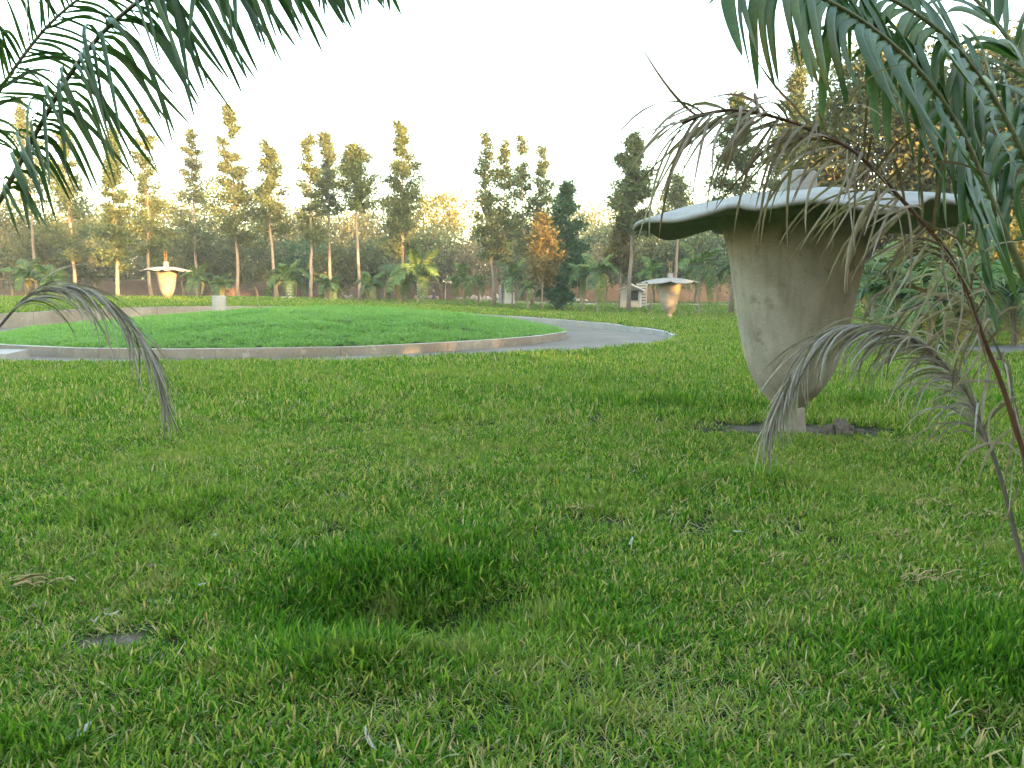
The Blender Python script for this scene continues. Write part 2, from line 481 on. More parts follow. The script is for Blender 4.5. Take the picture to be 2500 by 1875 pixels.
# ground material: soil under the grass, with bare patches
SCULPT = P(1922, 1052, 7.8)
m, nt, out = new_mat('turf_ground')
g = N(nt, 'ShaderNodeNewGeometry')
n1 = noise(nt, g.outputs['Position'], 1.2, 5)
turf = ramp(nt, n1.outputs[0], [(.3, (.012, .020, .006)), (.5, (.022, .032, .009)), (.7, (.042, .040, .018))])
n2 = noise(nt, g.outputs['Position'], 22, 4, .7)
fine = ramp(nt, n2.outputs[0], [(.3, (.45, .45, .45)), (.7, (1.4, 1.4, 1.4))])
c0 = mixc(nt, .7, turf.outputs[0], fine.outputs[0], 'MULTIPLY')
soil = ramp(nt, n2.outputs[0], [(.3, (.055, .042, .030)), (.55, (.110, .088, .068)), (.75, (.17, .145, .118))])
acc = c0
def soil_patch(cx, cy, rx, ry):
    sub = N(nt, 'ShaderNodeVectorMath'); sub.operation = 'SUBTRACT'; sub.inputs[1].default_value = (cx, cy, 0)
    L(nt, g.outputs['Position'], sub.inputs[0])
    sc_ = N(nt, 'ShaderNodeVectorMath'); sc_.operation = 'MULTIPLY'; sc_.inputs[1].default_value = (1 / rx, 1 / ry, 0)
    L(nt, sub.outputs[0], sc_.inputs[0])
    ln = N(nt, 'ShaderNodeVectorMath'); ln.operation = 'LENGTH'; L(nt, sc_.outputs[0], ln.inputs[0])
    nb_ = noise(nt, g.outputs['Position'], 3.5, 4)
    ad = N(nt, 'ShaderNodeMath'); ad.operation = 'MULTIPLY_ADD'; ad.inputs[1].default_value = .8
    L(nt, nb_.outputs[0], ad.inputs[0]); L(nt, ln.outputs['Value'], ad.inputs[2])
    return ramp(nt, ad.outputs[0], [(.0, (1, 1, 1)), (.62, (1, 1, 1)), (.8, (0, 0, 0))])
BARE = [(SCULPT.x + .05, SCULPT.y - .02, 1.3, 0.48), (P(265, 1510, 3.0).x, 3.04, .26, .15)]
for bsp in BARE:
    rp = soil_patch(*[bsp[0], bsp[1], bsp[2] * 1.9, bsp[3] * 1.9])
    acc = mixc(nt, rp.outputs[0], acc, soil.outputs[0])
# dry leaf litter ground beyond the lawn
sep = N(nt, 'ShaderNodeSeparateXYZ'); L(nt, g.outputs['Position'], sep.inputs[0])
rdry = N(nt, 'ShaderNodeMapRange'); rdry.inputs[1].default_value = 84; rdry.inputs[2].default_value = 92
L(nt, sep.outputs['Y'], rdry.inputs[0])
acc = mixc(nt, rdry.outputs[0], acc, ramp(nt, n1.outputs[0], [(.3, (.11, .085, .05)), (.5, (.15, .13, .065)), (.7, (.10, .12, .05))]).outputs[0])
b = N(nt, 'ShaderNodeBsdfPrincipled'); b.inputs['Roughness'].default_value = 1; b.inputs['Specular IOR Level'].default_value = .1
L(nt, acc, b.inputs['Base Color'])
bp = N(nt, 'ShaderNodeBump'); bp.inputs['Strength'].default_value = .6; bp.inputs['Distance'].default_value = .03
L(nt, n2.outputs[0], bp.inputs['Height']); L(nt, bp.outputs[0], b.inputs['Normal'])
L(nt, b.outputs[0], out.inputs[0])
M['turf'] = m

# ------------------------------------------------------------------ ground, ring path, round lawn
def annulus(rs, nseg, zf, name, mat):
    a = np.arange(nseg) * 2 * np.pi / nseg
    rs = np.asarray(rs)
    Xg = RC[0] + rs[:, None] * np.cos(a)[None]
    Yg = RC[1] + rs[:, None] * np.sin(a)[None]
    Z = zf(Xg, Yg)
    V = np.stack([Xg, Yg, Z], -1).reshape(-1, 3)
    i = np.arange(len(rs) - 1)[:, None]; k = np.arange(nseg)[None]
    k2 = (k + 1) % nseg
    Fq = np.stack([i * nseg + k, (i + 1) * nseg + k, (i + 1) * nseg + k2, i * nseg + k2], -1).reshape(-1, 4)
    return obj(name, np_mesh(name, V, Fq, mat, True))

rs = list(np.arange(R_OUT + .24, 46, .4)) + list(np.geomspace(47, 900, 60))
tag(annulus(rs, 320, terrain, 'lawn_ground', M['turf']), kind='structure')
tag(annulus([R_IN - .1, R_IN + 1, R_OUT - 1, R_OUT + .15], 200, path_z, 'ring_path', M['path']), kind='structure')

nI = 160
rr_ = np.linspace(0.05, R_IN - .18, 40)
tag(annulus(rr_, nI, island_z, 'lawn_mound', M['turf']), kind='structure')

def ring_wall(name, r0, r1, zb, zt, mats, label, cat, a0=0, a1=2 * math.pi, seg=12):
    """curved low wall, cast in separate lengths"""
    root = empty(name, (RC[0], RC[1], 0))
    nsec = max(4, int(round((a1 - a0) * r1 / 3.0)))
    for s in range(nsec):
        A = np.linspace(a0 + (a1 - a0) * s / nsec + .0006, a0 + (a1 - a0) * (s + 1) / nsec - .0006, seg)
        ca, sa = np.cos(A), np.sin(A)
        xo, yo = RC[0] + r1 * ca, RC[1] + r1 * sa
        wob = (vnoise(A * 9, A * 0 + s * .01, 5) - .5) * .02
        t = zt(RC[0] + r0 * ca, RC[1] + r0 * sa, xo, yo) + wob
        bt = zb(xo, yo) - .35
        V = []
        for k in range(seg):
            V += [(r0 * ca[k], r0 * sa[k], bt[k]), (r1 * ca[k], r1 * sa[k], bt[k]), (r1 * ca[k], r1 * sa[k], t[k]), (r0 * ca[k], r0 * sa[k], t[k])]
        Fq = []; mi = []
        for k in range(seg - 1):
            o, p = k * 4, k * 4 + 4
            Fq += [(o + 1, p + 1, p + 2, o + 2), (o + 2, p + 2, p + 3, o + 3), (o + 3, p + 3, p, o)]
            mi += [0, 1, 0]
        Fq += [(0, 1, 2, 3), (len(V) - 1, len(V) - 2, len(V) - 3, len(V) - 4)]; mi += [0, 0]
        me = np_mesh('kerb_section', V, Fq, mats, False, None, mi)
        obj('kerb_section', me, root)
    tag(root, label, cat)
    return root

ring_wall('inner_kerb', R_IN - .2, R_IN, path_z, lambda xi, yi, xo, yo: path_z(xo, yo) + .235, [M['kerb'], M['kerb_top']],
          'low brown curved kerb holding the raised round lawn', 'kerb')
def outer_top(xi, yi, xo, yo):
    a = np.arctan2(yo - RC[1], xo - RC[0])
    return terrain(RC[0] + (R_OUT + .45) * np.cos(a), RC[1] + (R_OUT + .45) * np.sin(a)) + .0
# grey part right of the lawn, brown retaining part on its left
ring_wall('outer_kerb', R_OUT, R_OUT + .26, path_z, outer_top, [M['kerb_grey'], M['kerb_top']],
          'grey curved kerb of the ring path, right of the round lawn', 'kerb', math.radians(-28), math.radians(75))
ring_wall('retaining_wall', R_OUT, R_OUT + .26, path_z, outer_top, [M['kerb'], M['kerb_top']],
          'tall brown curved retaining wall behind the round lawn on the left', 'wall', math.radians(75.05), math.radians(222))

# broad end of a second kerb at the left edge of the picture
mb = MB()
pts_ = []
for k in range(13):
    t = k / 12
    pts_.append(P(-230 + 290 * t, 826 + 26 * t ** 1.6, 17.9 - .3 * t))
vs_ = []
for p in pts_:
    vs_ += [(p.x, p.y + .15, -.25), (p.x, p.y + .15, .12), (p.x, p.y - .65, .07), (p.x, p.y - .65, -.25)]
fs = []
for k in range(12):
    o = k * 4
    fs += [(o, o + 4, o + 5, o + 1), (o + 1, o + 5, o + 6, o + 2), (o + 2, o + 6, o + 7, o + 3)]
fs += [(0, 1, 2, 3), (51, 50, 49, 48)]
mb.add(vs_, fs)
tag(mb.build('kerb_ramp', M['kerb_grey']), 'pale cement kerb end meeting the round lawn at the left picture edge', 'kerb')

def strip(name, pts, width, mat, lift=.03, n=60, thick=.25):
    pts = np.array([(p[0], p[1]) for p in pts], float)
    seg = np.r_[0, np.cumsum(np.hypot(*np.diff(pts, axis=0).T))]
    s = np.linspace(0, seg[-1], n)
    x = np.interp(s, seg, pts[:, 0]); y = np.interp(s, seg, pts[:, 1])
    for _ in range(3):
        x[1:-1] = (x[:-2] + x[1:-1] * 2 + x[2:]) / 4; y[1:-1] = (y[:-2] + y[1:-1] * 2 + y[2:]) / 4
    tx = np.gradient(x); ty = np.gradient(y); l = np.hypot(tx, ty); nx, ny = -ty / l, tx / l
    V = []
    for off, dz in ((-.5, -thick), (-.5, 0), (0, .012), (.5, 0), (.5, -thick)):
        xx, yy = x + nx * width * off, y + ny * width * off
        V.append(np.stack([xx, yy, terrain(xx, yy) + lift + dz], -1))
    V = np.stack(V, 1).reshape(-1, 3)
    Fq = np.array([[i * 5 + k, i * 5 + k + 1, (i + 1) * 5 + k + 1, (i + 1) * 5 + k] for i in range(n - 1) for k in range(4)])[:, ::-1]
    return tag(obj(name, np_mesh(name, V, np.ascontiguousarray(Fq), mat, False)), kind='structure')

strip('pale_path', [(-95, 76), (-62, 76), (-45, 75), (-30, 79), (-19, 77), (-11, 73), (-5, 64)], 1.5, M['farpath'], .06)
strip('far_road', [(-3, 92), (6, 86), (14, 84), (26, 83), (45, 82), (70, 82)], 3.4, M['farpath'], .08)
strip('asphalt_path', [(10.9, 17.8), (13.5, 19.6), (17, 20.4), (24, 20.6), (40, 20.5)], 2.0, M['asphalt'], .02)

# ------------------------------------------------------------------ flower sculptures
def cap_mesh(R=1.75, n=120, seed=1):
    rg = rng(seed)
    ph = rg.uniform(0, 6.28, 8)
    V = []; Fq = []
    A = np.arange(n) * 2 * np.pi / n
    pet = np.abs(np.sin(3 * A + 0.35))
    lob = pet ** .55
    rim = R * (.87 + .13 * lob) + .03 * np.sin(3 * A + ph[0]) + .018 * np.sin(11 * A + ph[1])
    notch = np.exp(-(pet / .24) ** 2)
    us = [.07, .2, .35, .5, .62, .74, .84, .92, .97, 1.0]
    rings = []
    for u in us:                                           # upper side
        r = rim * u
        z = 2.50 - .30 * u ** 1.9 + notch * .075 * smooth(.35, 1, u) - (1 - notch) * 0.03 * smooth(.6, 1, u) * np.sin(A * 5 + .7)
        z = z + .022 * np.sin(7 * A + ph[2] + 3 * u) * u + .015 * np.sin(13 * A + ph[3] - 4 * u) * u + .025 * np.sin(2 * A + ph[4]) * u
        rings.append((r, z))
    rt, zt = rings[-1]
    rings.append((rt + .012, zt - .022))
    rings.append((rt - .01, zt - .045))
    for u in (.9, .75, .6, .45, .2):                       # underside
        z = zt - .045 + (1 - u) * .12
        rings.append((rim * u, z * u + (2.30) * (1 - u)))
    for (r, z) in rings:
        V.append(np.stack([r * np.cos(A), r * np.sin(A), z], -1))
    V = np.concatenate(V)
    k = np.arange(n); k2 = (k + 1) % n
    for i in range(len(rings) - 1):
        Fq.append(np.stack([i * n + k, (i + 1) * n + k, (i + 1) * n + k2, i * n + k2], -1))
    Fq = np.concatenate(Fq)
    return V, Fq

def sculpture(loc, rz, label, rebar=True, seed=1, stub_h=.22):
    root = empty('flower_sculpture', loc, rz)
    prof = [(.15, .24), (.19, .32), (.27, .40), (.355, .51), (.43, .66), (.49, .84), (.54, 1.06), (.58, 1.3), (.615, 1.52), (.65, 1.74), (.69, 1.95), (.74, 2.12), (.82, 2.24), (.9, 2.29), (.6, 2.33)]
    mb = MB(); ph = seed * 1.7
    mb.lathe(prof, 64, rmod=lambda a, z: 1 + .012 * math.sin(3 * a + ph + z) + .006 * math.sin(7 * a - 2 * z))
    mb.build('bowl', M['concrete'], root, sm=True)
    mb = MB()
    mb.lathe([(.205, -.25), (.195, 0), (.18, .10), (.17, .22), (.165, .34), (.12, .42)], 24, rmod=lambda a, z: 1 + .02 * math.sin(4 * a + z * 5))
    mb.build('stem', M['concrete'], root, sm=True)
    V, Fq = cap_mesh(seed=seed)
    cap = obj('cap', np_mesh('cap', V, Fq, M['concrete_cap'], True), root)
    mb = MB(); mb.lathe([(.19, 2.44), (.185, 2.55), (.17, 2.55 + stub_h), (.12, 2.56 + stub_h)], 20, rmod=lambda a, z: 1 + .03 * math.sin(3 * a))
    mb.build('stub', M['concrete_cap'], cap, sm=True, bevel=.015)
    if rebar:
        for k in range(4):
            a = k * math.pi / 2 + .4
            x, y = .085 * math.cos(a), .085 * math.sin(a)
            mb = MB(); mb.tube([(x, y, 2.5 + stub_h), (x * 1.05, y, 2.9 + stub_h), (x * 1.1, y * 1.05, 3.24 + stub_h + .06 * (k % 2))], .012, 6)
            mb.build('rebar', M['steel'], cap)
        for zz in (2.83, 3.05):
            mb = MB(); mb.tube([(.11 * math.cos(t), .11 * math.sin(t), zz + stub_h) for t in np.linspace(0, 6.28, 9)], .008, 5)
            mb.build('rebar_tie', M['steel'], cap)
    tag(root, label, 'sculpture', 'concrete flower sculptures on the lawn')
    return root

SCZ = T1(SCULPT.x, SCULPT.y)
sculpture((SCULPT.x, SCULPT.y, SCZ - .02), 2.05, 'large grey concrete flower sculpture with drooping petal cap in the right foreground', False, 1, .16)
d_ = 46; xr = X(1634, d_)
sculpture((xr, d_, T1(xr, d_)), 3.6, 'small looking grey concrete flower sculpture on the far lawn beside the white booth', True, 2)
d_ = 54; xl = X(410, d_, 728)
sculpture((xl, d_, T1(xl, d_) - .18), 0.9, 'pale sunlit concrete flower sculpture before the brown wall on the left', True, 3, .30)

# ------------------------------------------------------------------ cement pillar on the round lawn
d_ = 33.2; xp = X(536, d_, 758); zp = float(island_z(np.array([xp]), np.array([d_]))[0])
root = empty('cement_post', (xp, d_, zp - .1))
mb = MB(); mb.lathe([(.295, 0), (.298, .2), (.292, .6), (.292, .88), (.275, .9)], 32, rmod=lambda a, z: 1 + .006 * math.sin(5 * a + 8 * z))
mb.build('shaft', M['concrete_plain'], root, sm=False)
mb = MB(); mb.lathe([(.27, .88), (.27, .915), (.25, .92)], 32); mb.build('lid', M['concrete_cap'], root)
tag(root, 'short round pale cement post at the back of the round lawn', 'post')

# ------------------------------------------------------------------ boundary wall
root = empty('boundary_wall', (0, 0, 0))
wl = [(-112, 104), (-75, 104), (-40, 105), (0, 108), (30, 109), (75, 108)]
wl = np.array(wl, float)
segl = np.r_[0, np.cumsum(np.hypot(*np.diff(wl, axis=0).T))]
npan = 46
ss = np.linspace(0, segl[-1], npan + 1)
wx = np.interp(ss, segl, wl[:, 0]); wy = np.interp(ss, segl, wl[:, 1]); wz = base_terrain(wx, wy)
for i in range(npan):
    a = Vector((wx[i], wy[i], 0)); b_ = Vector((wx[i + 1], wy[i + 1], 0))
    Ln = (b_ - a).length; ang = math.atan2(b_.y - a.y, b_.x - a.x)
    z0 = min(wz[i], wz[i + 1]); h = 2.35 + .12 * math.sin(i * 1.7)
    mb = MB(); mb.box((.17, -.10, -.4), (Ln - .17, .10, h)); o = mb.build('panel', M['wall'], root, (a.x, a.y, z0)); o.rotation_euler.z = ang
    mb = MB(); mb.box((-.17, -.17, -.4), (.17, .17, h + .05)); o = mb.build('pilaster', M['wall'], root, (a.x, a.y, z0)); o.rotation_euler.z = ang
    mb = MB(); mb.box((.172, -.16, h + .002), (Ln - .172, .16, h + .12)); o = mb.build('coping', M['wall_top'], root, (a.x, a.y, z0)); o.rotation_euler.z = ang
tag(root, 'long brown rendered boundary wall with pilasters behind the trees', 'wall')

# ------------------------------------------------------------------ booth, white pillar, statue
d_ = 70; xb = X(1540, d_, 750); root = empty('white_booth', (xb, d_, T1(xb, d_)), math.radians(-14))
mb = MB(); mb.box((-.95, -.8, -.2), (.95, -.72, .78)); mb.build('front_wall', M['white'], root)
mb = MB(); mb.box((-.95, .72, -.2), (.95, .8, 1.75)); mb.build('rear_wall', M['white'], root)
mb = MB(); mb.box((-.95, -.715, -.2), (-.87, .715, 1.75)); mb.build('side_wall', M['white'], root)
mb = MB(); mb.box((.87, -.715, -.2), (.95, .715, 1.75)); mb.build('side_wall', M['white'], root)
mb = MB(); mb.box((-.95, -.8, .785), (-.1, -.72, 1.75)); mb.build('front_panel', M['white'], root)
mb = MB(); mb.box((.74, -.8, .785), (.95, -.72, 1.75)); mb.build('corner_post', M['white'], root)
mb = MB(); mb.box((-.16, -.86, .70), (.82, -.70, .775)); mb.build('counter', M['concrete_plain'], root)
mb = MB(); mb.box((-.09, -.68, .79), (.73, -.64, 1.6)); mb.build('window', M['dark'], root)
for sx in (-1, 1):
    mb = MB()
    mb.add([(0, -1.05, 2.32), (sx * 1.25, -1.05, 1.72), (sx * 1.25, 1.05, 1.72), (0, 1.05, 2.32), (0, -1.05, 2.22), (sx * 1.25, -1.05, 1.62), (sx * 1.25, 1.05, 1.62), (0, 1.05, 2.22)],
           [(0, 1, 2, 3), (7, 6, 5, 4), (0, 4, 5, 1), (1, 5, 6, 2), (2, 6, 7, 3), (3, 7, 4, 0)])
    mb.build('roof_slope', M['white'], root)
mb = MB(); mb.add([(-.93, -.74, 1.752), (.93, -.74, 1.752), (0, -.74, 2.2), (-.93, -.79, 1.752), (.93, -.79, 1.752), (0, -.79, 2.2)], [(0, 1, 2), (5, 4, 3), (0, 3, 4, 1), (1, 4, 5, 2), (2, 5, 3, 0)])
mb.build('gable', M['white'], root)
tag(root, 'small white gabled booth with dark window beside the far flower sculpture', 'booth')

d_ = 71; xb = X(1567, d_, 745); root = empty('white_rack', (xb, d_, T1(xb, d_)), math.radians(-10))
for sx in (-.42, .42):
    mb = MB(); mb.box((sx - .06, -.06, -.2), (sx + .06, .06, 2.2)); mb.build('upright', M['white'], root)
for k in range(7):
    mb = MB(); mb.box((-.36, -.04, .25 + k * .28), (.36, .04, .25 + k * .28 + .17)); mb.build('slat', M['white'], root)
mb = MB(); mb.box((-.55, -.12, 2.203), (.55, .12, 2.36)); mb.build('top_board', M['white'], root)
tag(root, 'narrow cream slatted stand right of the white booth', 'stand')

d_ = 76; xb = X(1241, d_, 738); root = empty('white_monument', (xb, d_, T1(xb, d_) + .05), math.radians(12))
zs = [(-.3, .16, .66), (.17, .52, .60), (.53, 1.32, .585), (1.345, 2.2, .56)]
for (z0, z1, w) in zs:
    mb = MB(); mb.box((-w, -.3 * w / .6, z0), (w, .3 * w / .6, z1)); mb.build('block', M['white'], root, bevel=.02)
mb = MB(); nA = 12
mb.add([(.66 * math.cos(math.pi * k / nA), -.36, 2.203 + .34 * math.sin(math.pi * k / nA)) for k in range(nA + 1)] + [(.66 * math.cos(math.pi * k / nA), .36, 2.203 + .34 * math.sin(math.pi * k / nA)) for k in range(nA + 1)],
       [tuple(range(nA, -1, -1)), tuple(range(nA + 1, 2 * nA + 2))] + [(k, k + 1, nA + 2 + k, nA + 1 + k) for k in range(nA)] + [(nA, 0, nA + 1, 2 * nA + 1)])
mb.build('arched_top', M['white'], root)
mb = MB(); mb.box((-.95, -.22, -.3), (-.72, .22, 2.0)); mb.build('side_pier', M['concrete_plain'], root)
tag(root, 'tall white block monument with arched top among the palms', 'monument')

d_ = 78; xb = X(710, d_, 728); root = empty('white_statue', (xb, d_, T1(xb, d_)))
mb = MB(); mb.box((-.85, -.5, -.3), (.32, .5, .32)); mb.build('base', M['white'], root, bevel=.02)
mb = MB(); mb.lathe([(.36, .322), (.30, .45), (.25, .95), (.28, 1.0), (.2, 1.04)], 12, (-.15, 0, 0)); mb.build('pedestal', M['white'], root)
mb = MB(); mb.lathe([(.24, 1.03), (.26, 1.3), (.21, 1.7), (.20, 1.95), (.27, 2.3), (.36, 2.6), (.33, 2.75), (.12, 2.86), (.09, 2.92)], 20, (-.15, 0, 0), rmod=lambda a, z: 1 + .12 * abs(math.cos(a)) + .05 * math.sin(9 * a))
mb.tube([(.12, 0, 2.68), (.28, -.1, 2.35), (.2, -.28, 2.05), (0, -.32, 2.12)], [.10, .085, .07, .05], 8)
mb.tube([(-.42, 0, 2.68), (-.72, -.1, 2.5), (-.9, -.2, 2.62)], [.10, .08, .055], 8)
mb.tube([(-.15, 0, 2.9), (-.15, -.02, 3.0), (-.15, -.03, 3.12), (-.15, -.02, 3.24), (-.15, 0, 3.3)], [.08, .14, .155, .11, .03], 10)
mb.build('figure', M['white'], root, sm=True)
tag(root, 'weathered white statue on a pedestal half hidden by a garden palm', 'statue')

# ------------------------------------------------------------------ trees
def frames(D, rg):
    A = rg.normal(size=D.shape)
    S = np.cross(D, A); S /= np.linalg.norm(S, axis=1, keepdims=True) + 1e-9
    return S

def leaf_cloud(pos, dirs, ln, wd, rg):
    D = dirs / (np.linalg.norm(dirs, axis=1, keepdims=True) + 1e-9)
    S = frames(D, rg)
    Lc = ln[:, None]; W = wd[:, None]
    a = pos; b_ = pos + D * Lc * .45 + S * W * .5; c = pos + D * Lc; d = pos + D * Lc * .45 - S * W * .5
    n_ = np.cross(D, S)
    b_ = b_ + n_ * W * .12; d = d + n_ * W * .12
    V = np.stack([a, b_, c, d], 1).reshape(-1, 3)
    Fq = np.arange(len(pos) * 4).reshape(-1, 4)
    return V, Fq

def tree_columnar(name, base, H, crown0, W, seed, label, cat='tree', mat='leaf_tall', nleaf=4200, lean=0.0, group=None, stems=1, tr=.19, bark='bark', ls=.35, gap=.25, thin=1.0):
    """tall narrow tree: bare trunk to height crown0, then ascending branches; W = crown width"""
    rg = rng(seed)
    root = empty(name, base)
    allpos = []; alldir = []
    mbt = MB(); mbb = MB()
    for s in range(stems):
        off = 0 if stems == 1 else (s - .5) * W * .42
        hh = H * (1 - .06 * s)
        n = 14
        t = np.linspace(0, 1, n)
        wob = np.cumsum(rg.normal(0, .045, (n, 2)), axis=0) * (H / 14)
        wob -= wob[0]
        tx = lean * t * H + wob[:, 0] + off * smooth(0.1, .5, t); ty = wob[:, 1]
        tz = t * hh
        rad = np.maximum(tr * (1 - t) ** .8 * (1 if s == 0 else .8), .018)
        pts = [(tx[k], ty[k], tz[k] - (.3 if k == 0 else 0)) for k in range(n)]
        if tr > .1: rad[0] *= 1.25
        mbt.tube(pts, list(rad), 8)
        nb = int((34 + rg.integers(0, 8)) * thin)
        holes = rg.uniform(.05, .95, 3)
        for k in range(nb):
            f = (k + rg.uniform(0, 1)) / nb
            if min(abs(f - h_) for h_ in holes) < .02 and rg.uniform() < .7: continue
            z = crown0 + (hh - crown0) * f
            tt = z / hh
            px = np.interp(tt, t, tx); py = np.interp(tt, t, ty)
            prof = (.42 + .58 * math.sin(math.pi * min(1, .18 + f * .86)) ** .8) * (1 - .55 * f ** 2.2)
            prof *= rg.uniform(.45, 1.2)
            bl = W * .5 * prof / stems ** .35
            az = k * 2.4 + rg.uniform(-.7, .7)
            el = rg.uniform(.15, .9) + .35 * f
            d0 = np.array([math.cos(az) * math.cos(el), math.sin(az) * math.cos(el), math.sin(el)])
            p0 = np.array([px, py, z])
            q = p0 + d0 * bl * .55
            e = q + np.array([d0[0], d0[1], d0[2] * .4]) * bl * .6
            r0 = max(.016, .055 * (1 - f * .7))
            mbb.tube([p0, q, e], [r0, r0 * .6, r0 * .25], 4, False)
            m_ = max(20, int(2.3 * nleaf / nb / stems * (.55 + prof) * rg.uniform(.6, 1.3)))
            u = rg.uniform(.15, 1.05, m_) ** .75
            pp = np.where(u[:, None] < .5, p0 + (q - p0) * (u / .5)[:, None], q + (e - q) * ((u - .5) / .5)[:, None])
            spread = (.20 + .30 * u) * max(.55, min(1.25, bl * .45))
            pp = pp + rg.normal(0, 1, (m_, 3)) * spread[:, None] * np.array([1, 1, .8])
            dd = d0[None] * .5 + rg.normal(0, .7, (m_, 3)) + np.array([0, 0, -.15])
            allpos.append(pp); alldir.append(dd)
    pos = np.concatenate(allpos); dr = np.concatenate(alldir)
    nL = len(pos)
    V, Fq = leaf_cloud(pos, dr, rg.uniform(.6, 1.35, nL) * ls, rg.uniform(.6, 1.2, nL) * ls * .42, rg)
    tint = np.clip(rg.normal(.45, .22, nL), 0, 1)
    mbt.build('trunk', M[bark], root, sm=True)
    tag(mbb.build('branches', M[bark], root), kind='stuff')
    obj('crown', np_mesh('crown', V, Fq, M[mat], False, {'tint': tint}), root)
    tag(root, label, cat, group)
    return root

def tree_broad(name, base, H, W, seed, label, mat='leaf_broad', nclump=46, per=110, crown0=.3, group=None, ls=.5, bark='bark_dark', tr=.24, cat='tree', dens=1.0, flat=.75):
    rg = rng(seed)
    root = empty(name, base)
    mbt = MB(); mbb = MB()
    zf = H * crown0
    kx, ky = rg.normal(0, .25, 2)
    mbt.tube([(0, 0, -.3), (kx * .4, ky * .4, zf * .55), (kx, ky, zf * 1.05)], [tr * 1.2, tr, tr * .8], 8)
    cz = (H + zf) / 2; hz = (H - zf) / 2
    pos = []; dr = []
    for k in range(nclump):
        v = rg.normal(size=3); v /= np.linalg.norm(v)
        r = rg.uniform(.45, 1.0) ** .6
        c = np.array([v[0] * W * .5 * r, v[1] * W * .45 * r, cz + v[2] * hz * r * (1.0 if v[2] > 0 else .9)])
        c[:2] += (kx, ky)
        mid = np.array([kx, ky, zf]) * .5 + c * .5 + rg.normal(0, .3, 3)
        if k % 2 == 0:
            mbb.tube([(kx, ky, zf * .98), mid, c], [tr * .42, tr * .22, .02], 5, False)
        m_ = int(per * rg.uniform(.5, 1.5) * dens)
        s_ = W * rg.uniform(.065, .135)
        pp = c + rg.normal(0, 1, (m_, 3)) * s_ * np.array([1, 1, flat])
        dd = rg.normal(0, .8, (m_, 3)) + v * .4
        pos.append(pp); dr.append(dd)
    pos = np.concatenate(pos); dr = np.concatenate(dr)
    pos[:, 2] = np.maximum(pos[:, 2], .15)
    nL = len(pos)
    V, Fq = leaf_cloud(pos, dr, rg.uniform(.6, 1.35, nL) * ls, rg.uniform(.6, 1.2, nL) * ls * .5, rg)
    tint = np.clip(rg.normal(.45, .22, nL), 0, 1)
    mbt.build('trunk', M[bark], root, sm=True)
    tag(mbb.build('branches', M[bark], root), kind='stuff')
    obj('crown', np_mesh('crown', V, Fq, M[mat], False, {'tint': tint}), root)
    tag(root, label, cat, group)
    return root

def zat(oy, d):
    return P(1250, oy * 1.1302, d).z

G1 = 'tall slender trees along the lawn'
tall = [  # ox, top, crown bottom, width px (overview), distance, options, label
    (82, 225, 415, 62, 86, dict(seed=11, nleaf=3000), 'tall bare trunked tree seen through the drooping palm leaves at far left'),
    (165, 283, 545, 108, 82, dict(seed=12, nleaf=5200), 'bushy tall tree with deep crown left of the leftmost flower sculpture'),
    (256, 285, 556, 66, 72, dict(seed=13, nleaf=4200), 'narrow tree with sunlit orange trunk just left of the pale flower sculpture'),
    (330, 243, 560, 78, 80, dict(seed=14, nleaf=4000), 'ragged tall tree rising directly behind the pale sunlit flower sculpture'),
    (428, 285, 520, 84, 88, dict(seed=15, nleaf=3800), 'thin topped tall tree right of the pale sunlit flower sculpture'),
    (514, 236, 512, 86, 80, dict(seed=16, nleaf=5600), 'tallest dense column tree behind the short cement post'),
    (598, 308, 486, 84, 78, dict(seed=17, nleaf=4200), 'tall tree with straight grey trunk left of the white statue'),
    (672, 290, 505, 56, 76, dict(seed=18, nleaf=2600, thin=.8), 'very thin tall tree just right of the white statue'),
    (714, 290, 440, 58, 80, dict(seed=19, nleaf=3000), 'slim tall tree with orange lit lower trunk, second right of the white statue'),
    (776, 320, 432, 92, 74, dict(seed=20, nleaf=4600, lean=.004), 'tall tree with long bare pale trunk and rounded top crown'),
    (875, 275, 545, 104, 76, dict(seed=21, nleaf=6000), 'broad topped tall tree left of the two walking people'),
    (1068, 290, 545, 82, 68, dict(seed=22, nleaf=4300, stems=2), 'double trunked tall tree left of the white block monument'),
    (1150, 297, 540, 92, 74, dict(seed=23, nleaf=3600, stems=2, thin=.85), 'open crowned forked tree right of the white block monument'),
    (1358, 297, 485, 86, 62, dict(seed=25, nleaf=5000), 'tall tree standing in front of the white booth'),
    (1455, 385, 455, 66, 74, dict(seed=26, nleaf=1600), 'slim tree with small tuft crown behind the far flower sculpture'),
    (1578, 215, 500, 92, 56, dict(seed=27, nleaf=5000), 'tall tree just left of the large flower sculpture'),
    (1682, 108, 440, 92, 60, dict(seed=28, nleaf=5200), 'very tall sunlit column tree rising behind the large flower sculpture'),
]
for (ox, top, cb, w, d, o, lab) in tall:
    x = X(ox * 1.1302, d)
    z0 = T1(x, d)
    H = zat(top, d) - z0
    c0 = max(2.2, zat(cb + 28, d) - z0)
    tree_columnar('slender_tree', (x, d, z0), H, c0, 1.22 * w * 1.1302 * d / F_PX, label=lab, group=G1, **o)

